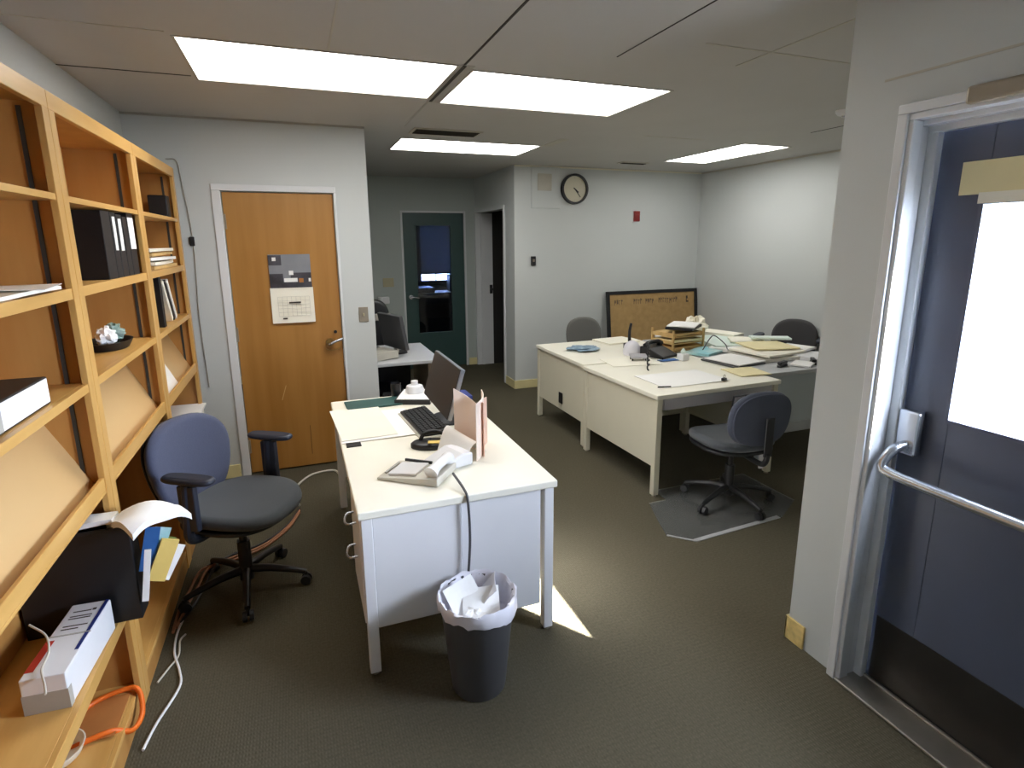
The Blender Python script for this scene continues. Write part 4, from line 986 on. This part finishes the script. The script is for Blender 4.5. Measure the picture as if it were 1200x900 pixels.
# ------------------------------------------------------------------ alcove desk
t = thing('office_desk', 'grey-topped desk in the alcove beside the teal door', 'desk', (.30, 4.60, 0))
MB().prism([(0, 0), (.73, 0.0), (.80, .12), (.80, .86), (0, .86)], .69, .72).build('desktop', M['grey_rail'], t, bevel=.006)
for x in (.04, .70): MB().box(x, x+.04, .08, .78, .02, .69).build('leg', M['tan_plate'], t, bevel=.003)
MB().box(.10, .66, .70, .72, .25, .69).build('modesty_panel', M['black_box'], t)
t = thing('computer_monitor', 'dark monitor seen at a slant on the alcove desk', 'monitor', (.80, 5.02, .7205), radians(20))
MB().box(-.018, .018, -.20, .20, .05, .36).xf(Ry(radians(-10))).build('housing', M['bin'], t, bevel=.006)
MB().box(.018, .02, -.19, .19, .06, .35).xf(Ry(radians(-10))).build('screen', M['screen'], t)
MB().box(-.02, .0, -.03, .03, 0, .10).build('stand', M['beige'], t)
MB().lathe([(.09, 0), (.085, .012), (0, .014)], n=24).build('stand_base', M['black'], t, smooth=True)
single('paper_stack', MB().sheet(.22, .28, .06, .01, 60, z=.06), M['seam_light'], 'grey paper stack on the alcove desk left of the monitor', 'papers', (.62, 4.86, .7205), .3)
single('tray', MB().box(-.12, .12, -.12, .12, 0, .03), M['black'], 'black tray at the front of the alcove desk', 'tray', (.60, 4.73, .7205) if False else (.56, 5.15, .7205), .1, bevel=.006)
t = thing('high_back_chair', 'black high-backed chair with a pale band, standing behind the alcove desk', 'chair', (.66, 5.72, 0), 0)
MB().cushion(.20, .34, .07, 3.2, (0, 0, 0), fmap=lambda v: Vector((v.x, v.z, .80+v.y))).build('backrest', M['black'], t, smooth=True)
MB().cushion(.23, .22, .08, 3, (0, .26, .46)).build('seat', M['black'], t, smooth=True)
MB().box(-.17, .20, -.045, .04, .93, 1.0).build('band', M['tbar'], t, bevel=.01)
MB().cyl((0, .26, .05), (0, .26, .43), .03, n=16).build('column', M['black'], t, smooth=True)
MB().lathe([(.27, 0), (.26, .04), (.04, .06)], n=5).xf(T(0, .26, 0)).build('base', M['black'], t)
t = thing('wall_phone', 'white wall telephone left of the teal door', 'telephone', (1.02, YA-.0, .98))
MB().box(-.05, .09, -.06, 0, -.07, .02).build('body', M['white'], t, bevel=.01)
MB().box(-.04, .0, -.09, -.06, -.07, .02).build('handset', M['white'], t, bevel=.01)
t = thing('computer_tower', 'dark computer case under the alcove desk', 'computer', (.72, 4.80, 0))
MB().box(-.10, .10, -.0, .42, 0, .42).build('case', M['black'], t, bevel=.006)
MB().box(-.08, -.02, -.003, 0, .30, .33).box(-.08, -.03, -.003, 0, .18, .25).build('drive_bay', M['beige'], t)

GR = {'office_chair': 'office chairs', 'bookcase': 'maple bookcases along the left wall', 'office_desk': 'steel office desks', 'ceiling_light': 'ceiling lights', 'binder': 'binders on the bookcases', 'cable': 'cables on the floor', 'paper_stack': 'stacks of papers', 'sheet_of_paper': 'loose sheets', 'folder': 'folders', 'ceiling_vent': 'ceiling vents', 'stapler': 'staplers on the grey-blue desk', 'light_switch': 'light switches'}
for o in list(bpy.data.objects):
    if not o.parent and 'label' in o and o.name.split('.')[0] in GR: o['group'] = GR[o.name.split('.')[0]]

# ------------------------------------------------------------------ lights
W = bpy.data.worlds.new('world'); scn.world = W; W.use_nodes = True
bg = W.node_tree.nodes['Background']; bg.inputs[0].default_value = (.72, .82, 1.0, 1); bg.inputs[1].default_value = 52
sun = bpy.data.lights.new('sun', 'SUN'); sun.energy = 240; sun.angle = radians(.55); sun.color = (1, .98, .97)
so = bpy.data.objects.new('sun', sun); COL.objects.link(so)
sd = Vector((-.90, 1.32, -1.11)); so.rotation_euler = sd.to_track_quat('-Z', 'Y').to_euler()
pt = bpy.data.lights.new('portal', 'AREA'); pt.shape = 'RECTANGLE'; pt.size = .60; pt.size_y = .70; pt.cycles.is_portal = True
po = bpy.data.objects.new('portal', pt); COL.objects.link(po); po.location = (2.04, (g0+g1)/2, (h0+h1)/2)
po.rotation_euler = Vector((-1, 0, 0)).to_track_quat('-Z', 'Z').to_euler()

scn.view_settings.view_transform = 'Standard'; scn.view_settings.look = 'None'
scn.view_settings.gamma = 1; scn.view_settings.exposure = .88; scn.view_settings.use_curve_mapping = False
scn.cycles.max_bounces = 10; scn.cycles.diffuse_bounces = 6; scn.cycles.transparent_max_bounces = 12
scn.cycles.use_denoising = True; scn.cycles.sample_clamp_indirect = 4
try: scn.cycles.caustics_reflective = False; scn.cycles.caustics_refractive = False
except Exception: pass
